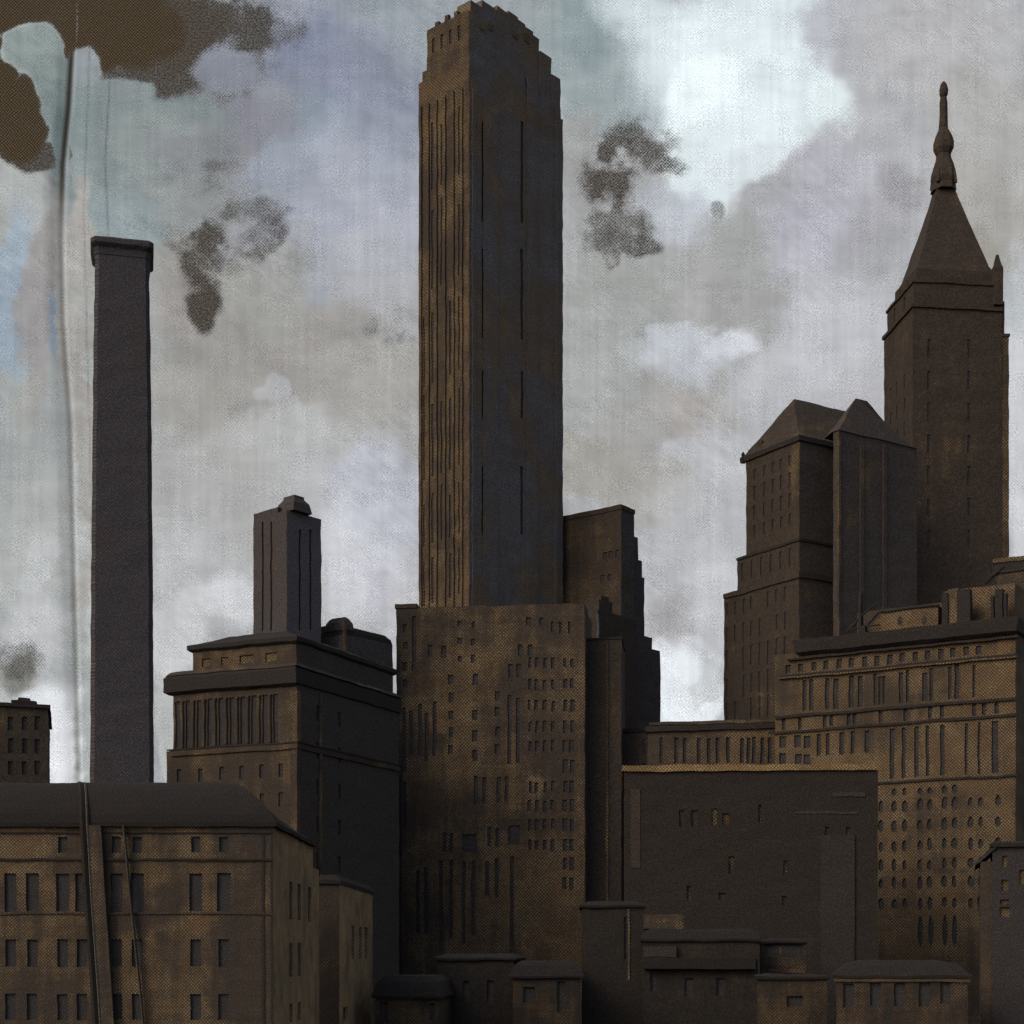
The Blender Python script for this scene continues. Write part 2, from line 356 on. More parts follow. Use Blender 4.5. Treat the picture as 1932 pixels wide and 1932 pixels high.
# where the ground cloth shows through: cx, cy, rx, ry, angle, softness, amount, brownness
BARE = [
 (200, 50, 170, 75, 8, .40, 1.0, 1), (110, 20, 170, 70, 0, .35, 1.0, 1), (330, 60, 110, 100, 10, .7, .92, .55), (430, 70, 100, 100, 0, .9, .74, .15), (300, 130, 130, 60, 0, .7, .80, .3), (500, 50, 90, 90, 0, 1.2, .50, 0), (400, 150, 90, 50, 0, 1.1, .55, 0),
 (40, 230, 66, 95, 12, .30, 1.0, 1), (60, 300, 60, 34, 0, .5, .78, .3), (12, 150, 22, 80, 0, .4, 1.0, 1), (110, 70, 60, 50, 0, .4, 1.0, 1),
 (480, 395, 90, 34, 4, 1.0, .50, .1), (430, 340, 70, 55, 0, 1.2, .46, .1), (505, 440, 44, 70, 10, .9, .54, .1), (460, 480, 60, 60, 0, 1.2, .46, .1), (388, 475, 60, 70, 20, 1.1, .64, .35), (350, 455, 60, 40, 30, 1.1, .50, .1), (392, 560, 40, 58, 0, .8, .72, .5),
 (745, 630, 60, 50, 0, 1.3, .44, 0), (350, 575, 40, 14, 0, 1.1, .40, 0), (700, 1190, 60, 40, 0, 1.4, .34, 0), (440, 1160, 90, 60, 0, 1.4, .28, 0), (580, 470, 60, 50, 0, 1.4, .34, 0), (330, 330, 50, 40, 0, 1.4, .34, 0),
 (1200, 275, 96, 60, -10, 1.2, .58, .2), (1155, 335, 60, 96, 18, 1.1, .66, .4), (1245, 312, 62, 34, 5, 1.0, .60, .2), (1160, 430, 84, 70, 0, 1.2, .56, .1), (1205, 466, 44, 28, 0, .9, .62, .1), (1160, 492, 24, 34, 0, .9, .56, .1), (1110, 430, 30, 80, 0, 1.3, .44, 0),
 (1355, 405, 18, 20, 0, 1.1, .46, 0), (130, 250, 8, 60, 0, .4, .6, .3), (1700, 360, 60, 60, 0, 1.4, .34, 0), (30, 1240, 70, 50, 0, 1.2, .50, 0), (1260, 1170, 40, 60, 0, 1.4, .30, 0),
]
# pale smears put back over the bare cloth
OVER = [(60, 90, 52, 48, 20, (138, 152, 150), .30, 1.0), (95, 150, 40, 60, -20, (130, 144, 142), .30, 1.0), (130, 190, 60, 60, 0, (126, 140, 140), .3, 1.0),
        (150, 120, 34, 34, 0, (134, 144, 148), .5, .9), (118, 250, 14, 70, 0, (120, 134, 136), .4, .9), (220, 175, 70, 30, 0, (132, 142, 144), .4, .9),
        (430, 130, 60, 40, 0, (132, 138, 152), .6, .7)]

def sky_paint(px, py):
    wx = (fbm(px / 130, py / 130, 3) - .5) * 110 + (fbm(px / 28, py / 28, 5, 3) - .5) * 26
    wy = (fbm(px / 130, py / 130, 11) - .5) * 110 + (fbm(px / 28, py / 28, 13, 3) - .5) * 26
    X = px + wx; Yy = py + wy
    col = np.empty(px.shape + (3,)); col[:] = (166, 168, 170)
    far = fbm(px / 300, py / 260, 31, 5)[..., None]
    col += (far - .5) * np.array((70, 68, 62))
    def m_(d, X, Yy):
        cx, cy, rx, ry, an = d[:5]; c, s_ = math.cos(R(an)), math.sin(R(an))
        dx, dy = X - cx, Yy - cy
        r = np.sqrt(((dx * c + dy * s_) / rx) ** 2 + ((-dx * s_ + dy * c) / ry) ** 2)
        return r
    for d in DABS:
        r = m_(d, X, Yy); so_ = d[6]
        t = np.clip((1 + so_ * .55 - r) / (so_ * 1.1), 0, 1); t = (t * t * (3 - 2 * t) * d[7])[..., None]
        col = col * (1 - t) + np.array(d[5]) * t
    brk = fbm(px / 26, py / 26, 71, 4)
    cover = np.zeros(px.shape); brown = np.zeros(px.shape)
    for cx, cy, rx, ry, an, so_, am_, br in BARE:
        r = m_((cx, cy, rx, ry, an), X * .5 + px * .5, Yy * .5 + py * .5)
        t = np.clip((1 + so_ * .55 - r) / (so_ * 1.1), 0, 1); t = t * t * (3 - 2 * t)
        t = np.clip(t * (1 + (brk - .5) * 1.1 * so_), 0, 1)
        brown = np.maximum(brown, t * br); cover = np.maximum(cover, t * am_)
    for d in OVER:
        r = m_(d, X * .4 + px * .6, Yy * .4 + py * .6); so_ = d[6]
        t = np.clip((1 + so_ * .55 - r) / (so_ * 1.1), 0, 1); t = t * t * (3 - 2 * t) * d[7]
        col = col * (1 - t[..., None]) + np.array(d[5]) * t[..., None]; cover = cover * (1 - t); brown = brown * (1 - t)
    m0 = col.mean(-1, keepdims=True); col = m0 + (col - m0) * .72; col = 168 + (col - 168) * 1.12
    col += (np.clip((py - 860) / 400, 0, 1) * 8)[..., None]
    # brush streaks, mostly upright
    stv = fbm(px / 7, py / 160, 41, 3) - .5; sth = fbm(px / 60, py / 12, 47, 3) - .5
    dg = fbm((px + py * .8) / 40, (py - px * .8) / 9, 61, 3) - .5; dgm = fbm(px / 170, py / 170, 67, 2)
    col += (stv * 13 + sth * 10 + dg * 26 * np.clip(dgm * 2 - .8, 0, 1))[..., None] + ((fbm(px / 45, py / 45, 53, 4) - .5) * 22)[..., None]
    # sewn seam of the cloth, with its shading and light ridge painted in
    sy = [-700, 0, 60, 200, 310, 450, 600, 800, 1100, 1475, 1700]; sx = [140, 141, 140, 132, 121, 117, 120, 134, 141, 150, 156]
    ce = np.interp(py, sy, sx); d0 = px - ce
    g = lambda x, s_: np.exp(-(x / s_) ** 2)
    thick = np.interp(py, [0, 250, 330, 420], [1, 1, .9, .35])
    dk = g(d0 + 3, 5.5) * .85 * thick; lt = g(d0 - 5, 3.5) * 1.3
    col = col * (1 - dk[..., None]) + np.array((40, 34, 28)) * dk[..., None] + lt[..., None] * 16
    col -= (g(d0 + 17, 13) * 20)[..., None]; col += (g(d0 - 30, 24) * 6)[..., None]
    cover = cover * (1 - .3 * lt)
    st1 = g(px - np.interp(py, [0, 400, 1500], [172, 158, 186]), 1.6); st2 = g(px - np.interp(py, [0, 300, 450, 1500], [217, 198, 205, 232]), 1.8)
    dash = .45 + .55 * (np.sin(py * .9) > -.2)
    col -= ((st1 * .8 + st2) * 34 * dash)[..., None]
    return np.clip(col, 20, 250), np.clip(cover, 0, 1), brown

def build_sky():
    Rr = 3000.0
    def axis(parts):
        out = []
        for a, b, n in parts: out += list(np.linspace(a, b, n, endpoint=False))
        return np.array(out + [parts[-1][1]])
    az = axis([(R(-100), -.36, 110), (-.36, .36, 760), (.36, R(100), 110)])
    tz = axis([(-.06, 0.0, 6), (0.0, .66, 620), (.66, 1.6, 60)])
    A, T = np.meshgrid(az, tz)
    ca = np.maximum(np.cos(A), .12)
    px = np.tan(np.clip(A, -1.45, 1.45)) * F + W / 2
    px = np.where(np.abs(A) > .5, W / 2 + np.sign(A) * (np.tan(.5) * F + (np.abs(A) - .5) * 3600), px)
    py = HZ - F * T / np.maximum(np.cos(A), .8)
    col, cover, brown = sky_paint(px, py)
    c = col / 255.0; c = np.where(c <= .04045, c / 12.92, ((c + .055) / 1.055) ** 2.4)
    D = np.stack([np.sin(A), np.cos(A), T], -1); D /= np.linalg.norm(D, axis=-1, keepdims=True)
    V = (D * Rr); V[..., 2] += CAM_H
    ny, nx = A.shape
    idx = np.arange(ny * nx).reshape(ny, nx)
    faces = np.stack([idx[:-1, :-1], idx[1:, :-1], idx[1:, 1:], idx[:-1, 1:]], -1).reshape(-1, 4)
    me = bpy.data.meshes.new('sky'); me.vertices.add(ny * nx); me.vertices.foreach_set('co', V.reshape(-1).astype(np.float32))
    me.loops.add(faces.size); me.loops.foreach_set('vertex_index', faces.reshape(-1).astype(np.int32))
    me.polygons.add(len(faces)); me.polygons.foreach_set('loop_start', (np.arange(len(faces)) * 4).astype(np.int32))
    me.polygons.foreach_set('use_smooth', np.ones(len(faces), bool))
    me.update(calc_edges=True)
    at = me.color_attributes.new('cloud', 'FLOAT_COLOR', 'POINT')
    at.data.foreach_set('color', np.concatenate([c, np.ones(c.shape[:2] + (1,))], -1).reshape(-1).astype(np.float32))
    a2 = me.color_attributes.new('bare', 'FLOAT_COLOR', 'POINT')
    a2.data.foreach_set('color', np.stack([cover, brown, cover * 0, cover * 0 + 1], -1).reshape(-1).astype(np.float32))
    uv = me.attributes.new('cloth', 'FLOAT_VECTOR', 'POINT')
    uv.data.foreach_set('vector', np.stack([np.tan(np.clip(A, -1.3, 1.3)) * F, T / np.maximum(np.cos(A), .3) * F, A * 0], -1).reshape(-1).astype(np.float32))
    o = bpy.data.objects.new('sky', me); C.objects.link(o); tag(o, kind='structure')
    mt = bpy.data.materials.new('painted_sky'); mt.use_nodes = True; mt.node_tree.nodes.clear(); q = NT(mt)
    a = q.n('ShaderNodeAttribute', attribute_name='cloud'); b = q.n('ShaderNodeAttribute', attribute_name='bare'); cl = q.n('ShaderNodeAttribute', attribute_name='cloth')
    sb = q.n('ShaderNodeSeparateXYZ'); q.l(b.outputs['Vector'], sb.inputs[0]); cv, br = sb.outputs[0], sb.outputs[1]
    sc = q.n('ShaderNodeSeparateXYZ'); q.l(cl.outputs['Vector'], sc.inputs[0])
    vec = cl.outputs['Vector']
    wv = q.m('MULTIPLY', q.m('SUBTRACT', q.noise(vec, .05, 1), .5), 9.0)
    wp = weave(q, q.m('ADD', sc.outputs[0], wv), sc.outputs[1], 6.0)
    fine = q.noise(vec, .30, 2, .75); mid = q.noise(vec, .02, 4, .6)
    thr = q.m('ADD', q.m('MULTIPLY', wp, .22), q.m('ADD', q.m('MULTIPLY', fine, .45), q.m('MULTIPLY', mid, .50)))
    show = q.ss(q.m('SUBTRACT', q.m('MULTIPLY', cv, 1.30), thr), -.26, .34)
    # sheen painted into the sky colour: thread tops brightened, stronger in the paler places
    lum = q.n('ShaderNodeRGBToBW'); q.l(a.outputs['Color'], lum.inputs[0])
    spark = q.m('MULTIPLY', q.m('SUBTRACT', q.m('ADD', q.m('MULTIPLY', fine, .8), q.m('MULTIPLY', wp, .14)), .47), q.ss(mid, .36, .60))
    gain = q.m('ADD', 1.04, q.m('ADD', q.m('MULTIPLY', spark, 2.0), q.m('MULTIPLY', q.m('SUBTRACT', wp, .5), .07)))
    vm = q.n('ShaderNodeVectorMath', operation='SCALE'); q.l(a.outputs['Color'], vm.inputs[0]); q.l(gain, vm.inputs['Scale'])
    brn = q.mix(q.ss(q.m('ADD', q.m('MULTIPLY', wp, .6), q.m('MULTIPLY', fine, .6)), .45, 1.0), lin((48, 41, 33)), lin((108, 92, 70)))
    gry = q.mix(q.ss(fine, .35, .7), lin((52, 50, 48)), lin((112, 110, 108)))
    bc = q.mix(br, gry, brn)
    col_ = q.mix(show, vm.outputs[0], bc)
    em = q.n('ShaderNodeEmission'); q.l(col_, em.inputs[0]); em.inputs[1].default_value = 1.0
    oo = q.n('ShaderNodeOutputMaterial'); q.l(em.outputs[0], oo.inputs[0])
    try: mt.cycles.emission_sampling = 'NONE'
    except Exception: pass
    me.materials.append(mt)
build_sky()

# ------------------------------------------------------------ far left block
b = Bld('apartment_block', 'plain dark brown block at far left edge with small raised rooftop box', 90, 260, -15.5, wash=.75, seed=1)
xl = b.fx(-160)
wn = [b.fwin(p, y, y + 26, 9) for p in (-40, -10, 20, 46, 70) for y in (1352, 1394, 1436)]
b.block(xl, 0, 0, 26, 0, b.z(1331), wn)
b.boxpart('parapet', trim(260), xl - .4, .4, -.4, 26.4, b.z(1336), b.z(1329))
m = MB(); m.tapered(b.fx(20), b.fx(69), 3, 12, [(0, b.z(1329)), (0, b.z(1319)), (1.0, b.z(1316)), (1.1, b.z(1311))]); b.part('rooftop_box', m, slate(260))
b.finish()

# ------------------------------------------------------------ chimney stack
Yc = 185.0
cx = (231 - W / 2) / F * Yc; pxm = Yc / F
ch = bpy.data.objects.new('chimney_stack', None); C.objects.link(ch); ch.location = (cx, Yc, 0)
tag(ch, 'tall charcoal chimney stack with flared cap rising behind low building', 'chimney')
zt = lambda py: CAM_H + (HZ - py) / F * (Yc - 3.0)
cm = paint(Yc, wash=1.02, coal=(.055, .052, .058), seed=12, name='charcoal_brick', streak=.8)
def stack_ring(r, z):
    c = .14 * r
    return [(-r + c, -r, z), (r - c, -r, z), (r, -r + c, z), (r, r - c, z), (r - c, r, z), (-r + c, r, z), (-r, r - c, z), (-r, -r + c, z)]
def stack(m, prof): m.loft([stack_ring(r * pxm, z) for r, z in prof])
ch.rotation_euler = (0, 0, R(13))
m = MB(); stack(m, [(60, 0), (57.5, zt(1475)), (55, zt(1000)), (52, zt(700)), (49, zt(500)), (49, zt(478))]); o = m.build('shaft', cm, ch, warp=(pxm * 1.6, pxm * 26, pxm * 14))
m = MB(); stack(m, [(50, zt(482)), (51, zt(470)), (56, zt(465)), (57.5, zt(463)), (57.5, zt(455)), (56, zt(452)), (44, zt(451)), (44, zt(458))]); cap = m.build('cap', cm, ch, warp=(pxm * 1.6, pxm * 26, pxm * 14))
m = MB(); stack(m, [(40, zt(458)), (40, zt(449)), (37, zt(448))]); m.build('flue', trim(Yc), cap)

# ------------------------------------------------------------ set-back slab tower behind the colonnaded block
b = Bld('slab_tower', 'dark slab tower with stepped penthouse behind the colonnaded block', 541, 320, 42, mat=paint(320, wash=.95, seed=2, coal=(.056, .051, .053)))
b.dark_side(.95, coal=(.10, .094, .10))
xl = b.fx(478); yr = b.fy(606)
b.block(xl, 0, 0, yr, 0, b.z(962), [b.fwin(p, 985, 1190, 4) for p in (496, 512)], [b.swin(p, 1000, 1190, 4) for p in (566, 586)], pname='window_strip', pmat=trim(320))
m = MB(); m.box(xl, b.fx(524), 0, yr * .7, b.z(962) + .003, b.z(951)); b.part('parapet', m, b.mat)
m = MB(); px0, px1 = b.fx(520), b.fx(541)
m.tapered(px0 - 1, .0 + 1.2, .8, yr * .62, [(0, b.z(962)), (.4, b.z(944)), (1.1, b.z(935)), (1.2, b.z(929))]); b.part('penthouse', m, b.mat)
b.finish()

# ------------------------------------------------------------ block right of the slab tower
b = Bld('loft_building', 'dark block with a lumpy rooftop hump left of many windowed block', 650, 330, 38, mat=paint(330, wash=.95, seed=4, coal=(.066, .060, .060)))
xl = b.fx(560); yr = b.fy(741)
b.block(xl, 0, 0, yr, 0, b.z(1196))
m = MB()
d = yr
m.loft([[(x, i, z), (x, yr - j, z)] [::1] + [(x2, yr - j, z), (x2, i, z)] for (x, x2, i, j, z) in ((0, xl, 0, 0, b.z(1196)), (-.2, xl, .3, .3, b.z(1188)), (-.8, xl + .5, .8, 1.6, b.z(1180)), (-2, xl + 2, 1.5, 4, b.z(1176)))])
b.part('roof', m, slate(330))
m = MB(); m.tapered(b.fx(613), -.1, .2, b.fy(668), [(0, b.z(1186)), (.1, b.z(1172)), (.6, b.z(1163)), (1.0, b.z(1160))]); b.part('tank_housing', m, b.mat)
m = MB(); m.box(xl * .55, -2.4, 1, 4, b.z(1196), b.z(1172)); b.part('stair_head', m, b.mat)
b.boxpart('pier', paint(330, wash=.2, seed=8), -.25, .35, -.3, .35, 0, b.z(1172))
b.finish()

# ------------------------------------------------------------ colonnaded block
b = Bld('colonnaded_building', 'brown block with deep cornice over a row of columns behind the chimney', 560, 280, 24, wash=.62, seed=5)
b.dark_side(1.0, coal=(.052, .045, .040))
xl = b.fx(327); yr = b.fy(753)
cols = [335, 355, 376, 396, 417, 438, 458, 479, 500, 520]
zf = lambda py: b.z(py, b.fx(430))
slots = []
for p in cols:
    x = b.fx(p); slots.append((x - .52, x + .52, zf(1407), zf(1316)))
zc0, zc1 = zf(1299), zf(1268)
low = []
for p in (338, 378, 418, 456, 494, 530):
    for y in (1446, 1500, 1560, 1620):
        x = b.fx(p); low.append((x - .5, x + .5, zf(y + 26), zf(y)))
b.block(xl, 0, 0, yr, 0, zf(1300), low + slots, [(b.fy(p) - .5, b.fy(p) + .5, 0 + zf(y + 30), zf(y)) for p in (600, 640) for y in (1330, 1400, 1470, 1540, 1610)])
# attic storey
att = [(b.fx(p) - w_, b.fx(p) + w_, zf(1252), zf(1236)) for p, w_ in ((381, .9), (417, .8), (458, 1.5), (505, 1.2))]
xa = b.fx(357)
b.block(xa, -.8, 1.2, yr - 1, zc1 - .1, zf(1221), att, pmat=paint(280, wash=.1, seed=8), pname='attic_window')
m = MB(); m.tapered(b.fx(314), .35, -1.0, yr + .3, [(.7, zf(1303)), (0, zc0), (0, zc1 - .5), (.4, zc1)]); b.part('cornice', m, trim(280))
m = MB(); m.tapered(b.fx(318), .5, -.85, yr + .6, [(0, zc1), (.6, zf(1261)), (1.4, zf(1258))]); b.part('gutter_course', m, b.mat)
m = MB(); m.tapered(b.fx(350), -.3, .5, yr, [(.5, zf(1222)), (0, zf(1218)), (0, zf(1210)), (3.2, zf(1198)), (5.5, zf(1186))]); b.part('roof', m, trim(280))
m = MB(); m.box(b.fx(322), .3, -.35, yr, zf(1421), zf(1410)); b.part('ledge', m, b.mat)
m = MB(); m.box(b.fx(318), .45, -.5, yr + .2, zf(1410) + .003, zf(1407)); b.part('ledge_drip', m, trim(280))
for i in range(len(cols) - 1):
    x = b.fx((cols[i] + cols[i + 1]) / 2); m = MB(); m.lathe([(.36, zf(1407) + .01), (.36, zf(1404)), (.28, zf(1402)), (.25, zf(1322)), (.36, zf(1319)), (.36, zf(1316) - .01)], cx=x, cy=-.14, n=12); b.part('column', m, b.mat, smooth=True)
xw = b.fx(305)
b.boxpart('left_wing', b.mat, xw, xl + .01, 1.5, yr, 0, zf(1409))
b.boxpart('corner_pier', paint(280, wash=.25, seed=8), -1.3, .12, -.15, 1.2, 0, zf(1311))
for p in (604, ):
    b.boxpart('side_pier', paint(280, wash=.3, seed=8), -.2, .25, b.fy(p) - .4, b.fy(p) + .4, 0, zf(1306))
b.finish()

# ------------------------------------------------------------ the tall tower
b = Bld('skyscraper', 'tallest tower at centre, brown striped left face and stepped crown', 885, 380, 40, wash=.42, seed=6)
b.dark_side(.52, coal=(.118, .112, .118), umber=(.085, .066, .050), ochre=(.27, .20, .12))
pxm = b.px
yr = b.fy(1062); xl = b.fx(790)
sl_ = []
for p, wd in ((800, 3), (816, 5), (833, 4), (850, 6), (866, 3)):
    x = b.fx(p); hw = wd * pxm * .6
    for (y0, y1) in ((190, 330), (345, 520), (534, 700), (716, 880), (896, 1010), (1024, 1125)):
        if (p * 7 + y0) % 5: sl_.append((x - hw, x + hw, b.z(y1 + p % 9 * 2 - 12), b.z(y0 + (p * y0) % 37)))
ss_ = []
for p, wd in ((912, 3), (985, 3)):
    y = b.fy(p); hw = .45 + wd * .05
    for (y0, y1) in ((230, 420), (470, 640), (700, 790), (880, 1010)):
        ss_.append((y - hw, y + hw, b.z(y1, 0, y), b.z(y0, 0, y)))
zS = b.z(104)
b.block(xl, 0, 0, yr, 0, zS - 1, [(a, c, d_, min(e, zS - 3)) for a, c, d_, e in sl_], ss_, pname='window_strip')
# upper shaft, slightly set back at both ends
x2 = b.fx(797, .0); y2 = b.fy(1058, 0)
# crown tiers
i1 = .5
xc1 = b.fx(805, i1); yc1 = b.fy(1040, -i1); z1 = b.z(84, -i1, i1)
b.block(b.fx(797, .2), -.2, .2, b.fy(1057, -.2), zS - 1, b.z(92), [], [])
b.block(xc1, -i1, i1, yc1, b.z(92), z1 + 2.0, [(b.fx(p) - .35, b.fx(p) + .35, b.z(90), b.z(60)) for p in ()], [])
i2 = .7
x3 = b.fx(806, i2); y3 = b.fy(1017, -i2)
z2 = b.z(13, 0, 0)
fw = []
for p in (818, 834, 850, 866):
    x = b.fx(p, i2); fw.append((x - .42, x + .42, b.z(74), b.z(34)))
zlo = z1 + 2.0
fw = [(a, c, max(d_, zlo + .3), e) for a, c, d_, e in fw]
swn = []
for p, y0, y1 in ((909, 38, 54), (925, 42, 56), (972, 56, 70), (994, 62, 78)):
    y = b.fy(p, -i2); swn.append((y - .9, y + .9, b.z(y1, 0, y), b.z(y0, 0, y)))
swn = [(a, c, max(d_, zlo + .3), e) for a, c, d_, e in swn]
b.block(x3, -i2, i2, y3, zlo, z2, fw, [])
for (a, c, d_, e) in swn:
    m = MB(); m.box(-i2 - .05, -i2 + .12, a, c, d_, e); b.part('crown_window', m, paint(380, wash=.02, seed=8))
for (p, h) in ((824, .9), (842, 1.4), (860, 1.1)):
    x = b.fx(p, i2); m = MB(); m.box(x - .6, x + .6, i2 - .05, i2 + .8, z2 - .01, z2 + h); b.part('merlon', m, b.mat)
m = MB(); lastp = 889
for p, yt_ in ((910, 14), (938, 19), (960, 26), (978, 33), (992, 46), (1006, 60), (1017, 74)):
    ya_, yb_ = b.fy(lastp, -i2), b.fy(p, -i2); m.box(-i2 - 4.5, -i2 - .05 - .02 * (p % 3), ya_, yb_, zlo, b.z(yt_, -i2, yb_)); lastp = p
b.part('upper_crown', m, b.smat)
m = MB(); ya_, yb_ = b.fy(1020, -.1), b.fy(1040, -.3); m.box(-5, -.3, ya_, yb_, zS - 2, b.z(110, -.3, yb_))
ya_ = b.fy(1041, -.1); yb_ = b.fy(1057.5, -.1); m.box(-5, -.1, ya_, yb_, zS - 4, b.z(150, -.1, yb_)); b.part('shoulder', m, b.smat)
m = MB(); m.box(x3 + 3, -4, 3, 5, z2 - .1, z2 + .6)
b.part('roof_kerb', m, b.mat)
m = MB()
for p in (795, 809, 824, 840, 856, 872):
    x = b.fx(p); m.box(x - .35, x + .35, -.45, .0, 0, b.z(160))
b.part('pilasters', m, b.mat)
m = MB()
for p in (893, 925, 1004, 1050):
    y = b.fy(p); hw_ = {893: .6, 925: 2.6, 1004: 2.0, 1050: .8}[p]; m.box(0, .25, y - hw_, y + hw_, 0, b.z({893: 170, 925: 190, 1004: 150, 1050: 190}[p], 0, y))
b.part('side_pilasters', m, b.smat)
for i, y in enumerate(np.arange(215, 1120, 37)):
    yy = b.fy(887.5); m = MB(); z = b.z(float(y)); m.box(-.02, .06, .35, 1.3, z - 1.1, z + 1.0); b.part('corner_window', m, paint(380, wash=1.2, coal=(.075, .08, .095), seed=9, name='blue_grey_pane'))
b.finish()

# ------------------------------------------------------------ stepped annex right of the tower
b = Bld('stepped_tower', 'dark stepped tower on right of the tallest tower with small brown face', 1172, 400, 38, wash=.55, seed=7)
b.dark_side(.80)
def tier(b, pl, pr, ytop, inset=0, z0=0, front=(), side=(), yref=None, **kw):
    x0 = b.fx(pl, inset); y1 = b.fy(pr, -inset)
    b.block(x0, -inset, inset, y1, z0, b.z(ytop, -inset, inset), front, side, **kw)
    return x0, y1
fw = [b.fwin(p, y - 7, y + 7, 7) for p, y in ((1142, 1048), (1152, 1046), (1165, 1044), (1137, 1092), (1150, 1090))]
x0, y1 = tier(b, 1040, 1197, 953, 0, 0, fw)
m = MB(); m.tapered(x0 - .2, .2, -.2, y1 + .2, [(0, b.z(960)), (0, b.z(952)), (.9, b.z(949)), (2.5, b.z(946))]); b.part('parapet', m, b.mat)
m = MB()
for pr, yt, xo in ((1210, 1014, 1.0), (1217, 1058, 1.8), (1222, 1090, 2.4), (1236, 1203, 4.0), (1252, 1228, 5.0)):
    yy = b.fy(pr, xo * 0); m.box(-14 , -1.0 + xo * 0, y1 - .5, yy, 0, b.z(yt, 0, yy))
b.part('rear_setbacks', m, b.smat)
b.finish()
b = Bld('buttress_tower', 'narrow dark tower wing standing against the right side of many windowed block', 1128, 385, 40, wash=.9, seed=8)
x0, y1 = tier(b, 1095, 1200, 1150, 0, 0)
m = MB(); m.box(-5, -.8, 1.5, 7, b.z(1150), b.z(1128)); m.box(-3.6, -1.2, 3, 6, b.z(1128), b.z(1118)); b.part('roof_step', m, b.mat)
b.boxpart('corner_pier', paint(385, wash=.85, coal=(.075, .075, .085), seed=8), -.15, .3, -.3, .3, 0, b.z(1160))
b.finish()
b = Bld('office_slab', 'dark flat topped slab filling the gap under the stepped tower', 1250, 350, 15, wash=.85, seed=3)
b.block(b.fx(1140), 0, 0, 18, 0, b.z(1378), [b.fwin(p, y, y + 30, 5) for p in (1215, 1232) for y in (1395, 1440)])
b.boxpart('parapet', trim(350), b.fx(1140) - .3, .3, -.3, 18.3, b.z(1380), b.z(1372))
b.finish()

# ------------------------------------------------------------ many windowed block in front of the tower
b = Bld('office_block', 'broad brown block full of small windows at the foot of tallest tower', 1103, 340, 7, wash=.37, seed=10)
xl = b.fx(748)
rf = 1103
wn = []
def add(ps, ys, wd, h, lst=wn, B=b):
    for p in ps:
        for y in ys:
            lst.append(B.fwin(p + random.uniform(-1, 1), y - h / 2 + random.uniform(-1.5, 1.5), y + h / 2 + random.uniform(-1.5, 1.5), wd * random.uniform(.85, 1.15)))
rows = [1250, 1292, 1331, 1371, 1408, 1446, 1485, 1520, 1556, 1595, 1634]
add((1000, 1012.5, 1028, 1043), rows[:5] + rows[6:10], 6.5, 20)
add((1066, 1079), [1331, 1371, 1408, 1446, 1484, 1520, 1556, 1594, 1630, 1667], 8, 23)
add((1066, 1079), [1250, 1290], 7, 18)
add((851,), (1283, 1316, 1349, 1382, 1415), 9, 18)
add((896,), (1283, 1349, 1388, 1424), 10, 21)
add((938,), (1313, 1343, 1379, 1412), 9, 18)
add((812, 838), (1229,), 9, 22)
add((764, ), (1184, 1218, 1258, 1290), 8, 16)
add((867, 893), (1142, 1178, 1210, 1243), 8, 13)
add((982, 1000), (1226,), 8, 22)
add((997, 1022), (1172,), 8, 13)
add((1043, 1058, 1074), (1184,), 6, 20)
add((1073, 1085), (1142,), 6, 20)
add((963, 979), (1266,), 8, 26)
big = []
tall = [(b.fx(p) - .42, b.fx(p) + .42, b.z(y1), b.z(y0)) for p, y0, y1 in
        [(763, 1328, 1450), (776, 1335, 1420), (793, 1322, 1423), (805, 1340, 1432), (820, 1318, 1423), (781, 1154, 1259),
         (961, 1308, 1441), (977, 1314, 1438), (898, 1460, 1515), (914, 1464, 1514), (941, 1464, 1512), (956, 1463, 1513),
         (839, 1568, 1605), (851, 1570, 1607), (923, 1558, 1596), (938, 1560, 1596), (763, 1470, 1560),
         (788, 1640, 1760), (803, 1634, 1760), (832, 1622, 1775), (851, 1620, 1770), (875, 1622, 1780), (893, 1622, 1765), (919, 1624, 1690), (937, 1618, 1692), (966, 1614, 1800)]]
sq = [(b.fx(872), b.fx(899), b.z(1606), b.z(1572)), (b.fx(959), b.fx(981), b.z(1592), b.z(1556))]
zt_ = b.z(1138)
class _T: pass
n0 = len(b.panes)
b.block(xl, 0, 0, 20, 0, zt_, wn + tall + sq)
ntall = set((round(t[0], 3)) for t in tall)
for i in range(n0, len(b.panes)):
    nm, bb, pm = b.panes[i]
    if round(bb[0], 3) in ntall: b.panes[i] = ('tall_window', bb, pm)
# a low parapet with uneven merlons
m = MB(); m.box(xl - .25, b.fx(786), -.25, 6, zt_ + .003, zt_ + .9)
b.part('parapet', m, b.mat)
b.boxpart('corner_strip', trim(340), b.fx(754), b.fx(758), -.12, .01, 0, b.z(1440))
b.finish()
b = Bld('brown_shaft', 'plain vertical strip of brown wall dark edged between windowed block and dark block', 1172, 345, 7, wash=.80, seed=13)
b.block(b.fx(1106), 0, 0, 15, 0, b.z(1205))
b.boxpart('pier', paint(345, wash=.5, seed=8), b.fx(1143), b.fx(1148), -.3, .01, 0, b.z(1210))
b.boxpart('coping', trim(345), b.fx(1106) - .2, .2, -.2, 15.2, b.z(1206), b.z(1202))
b.finish()

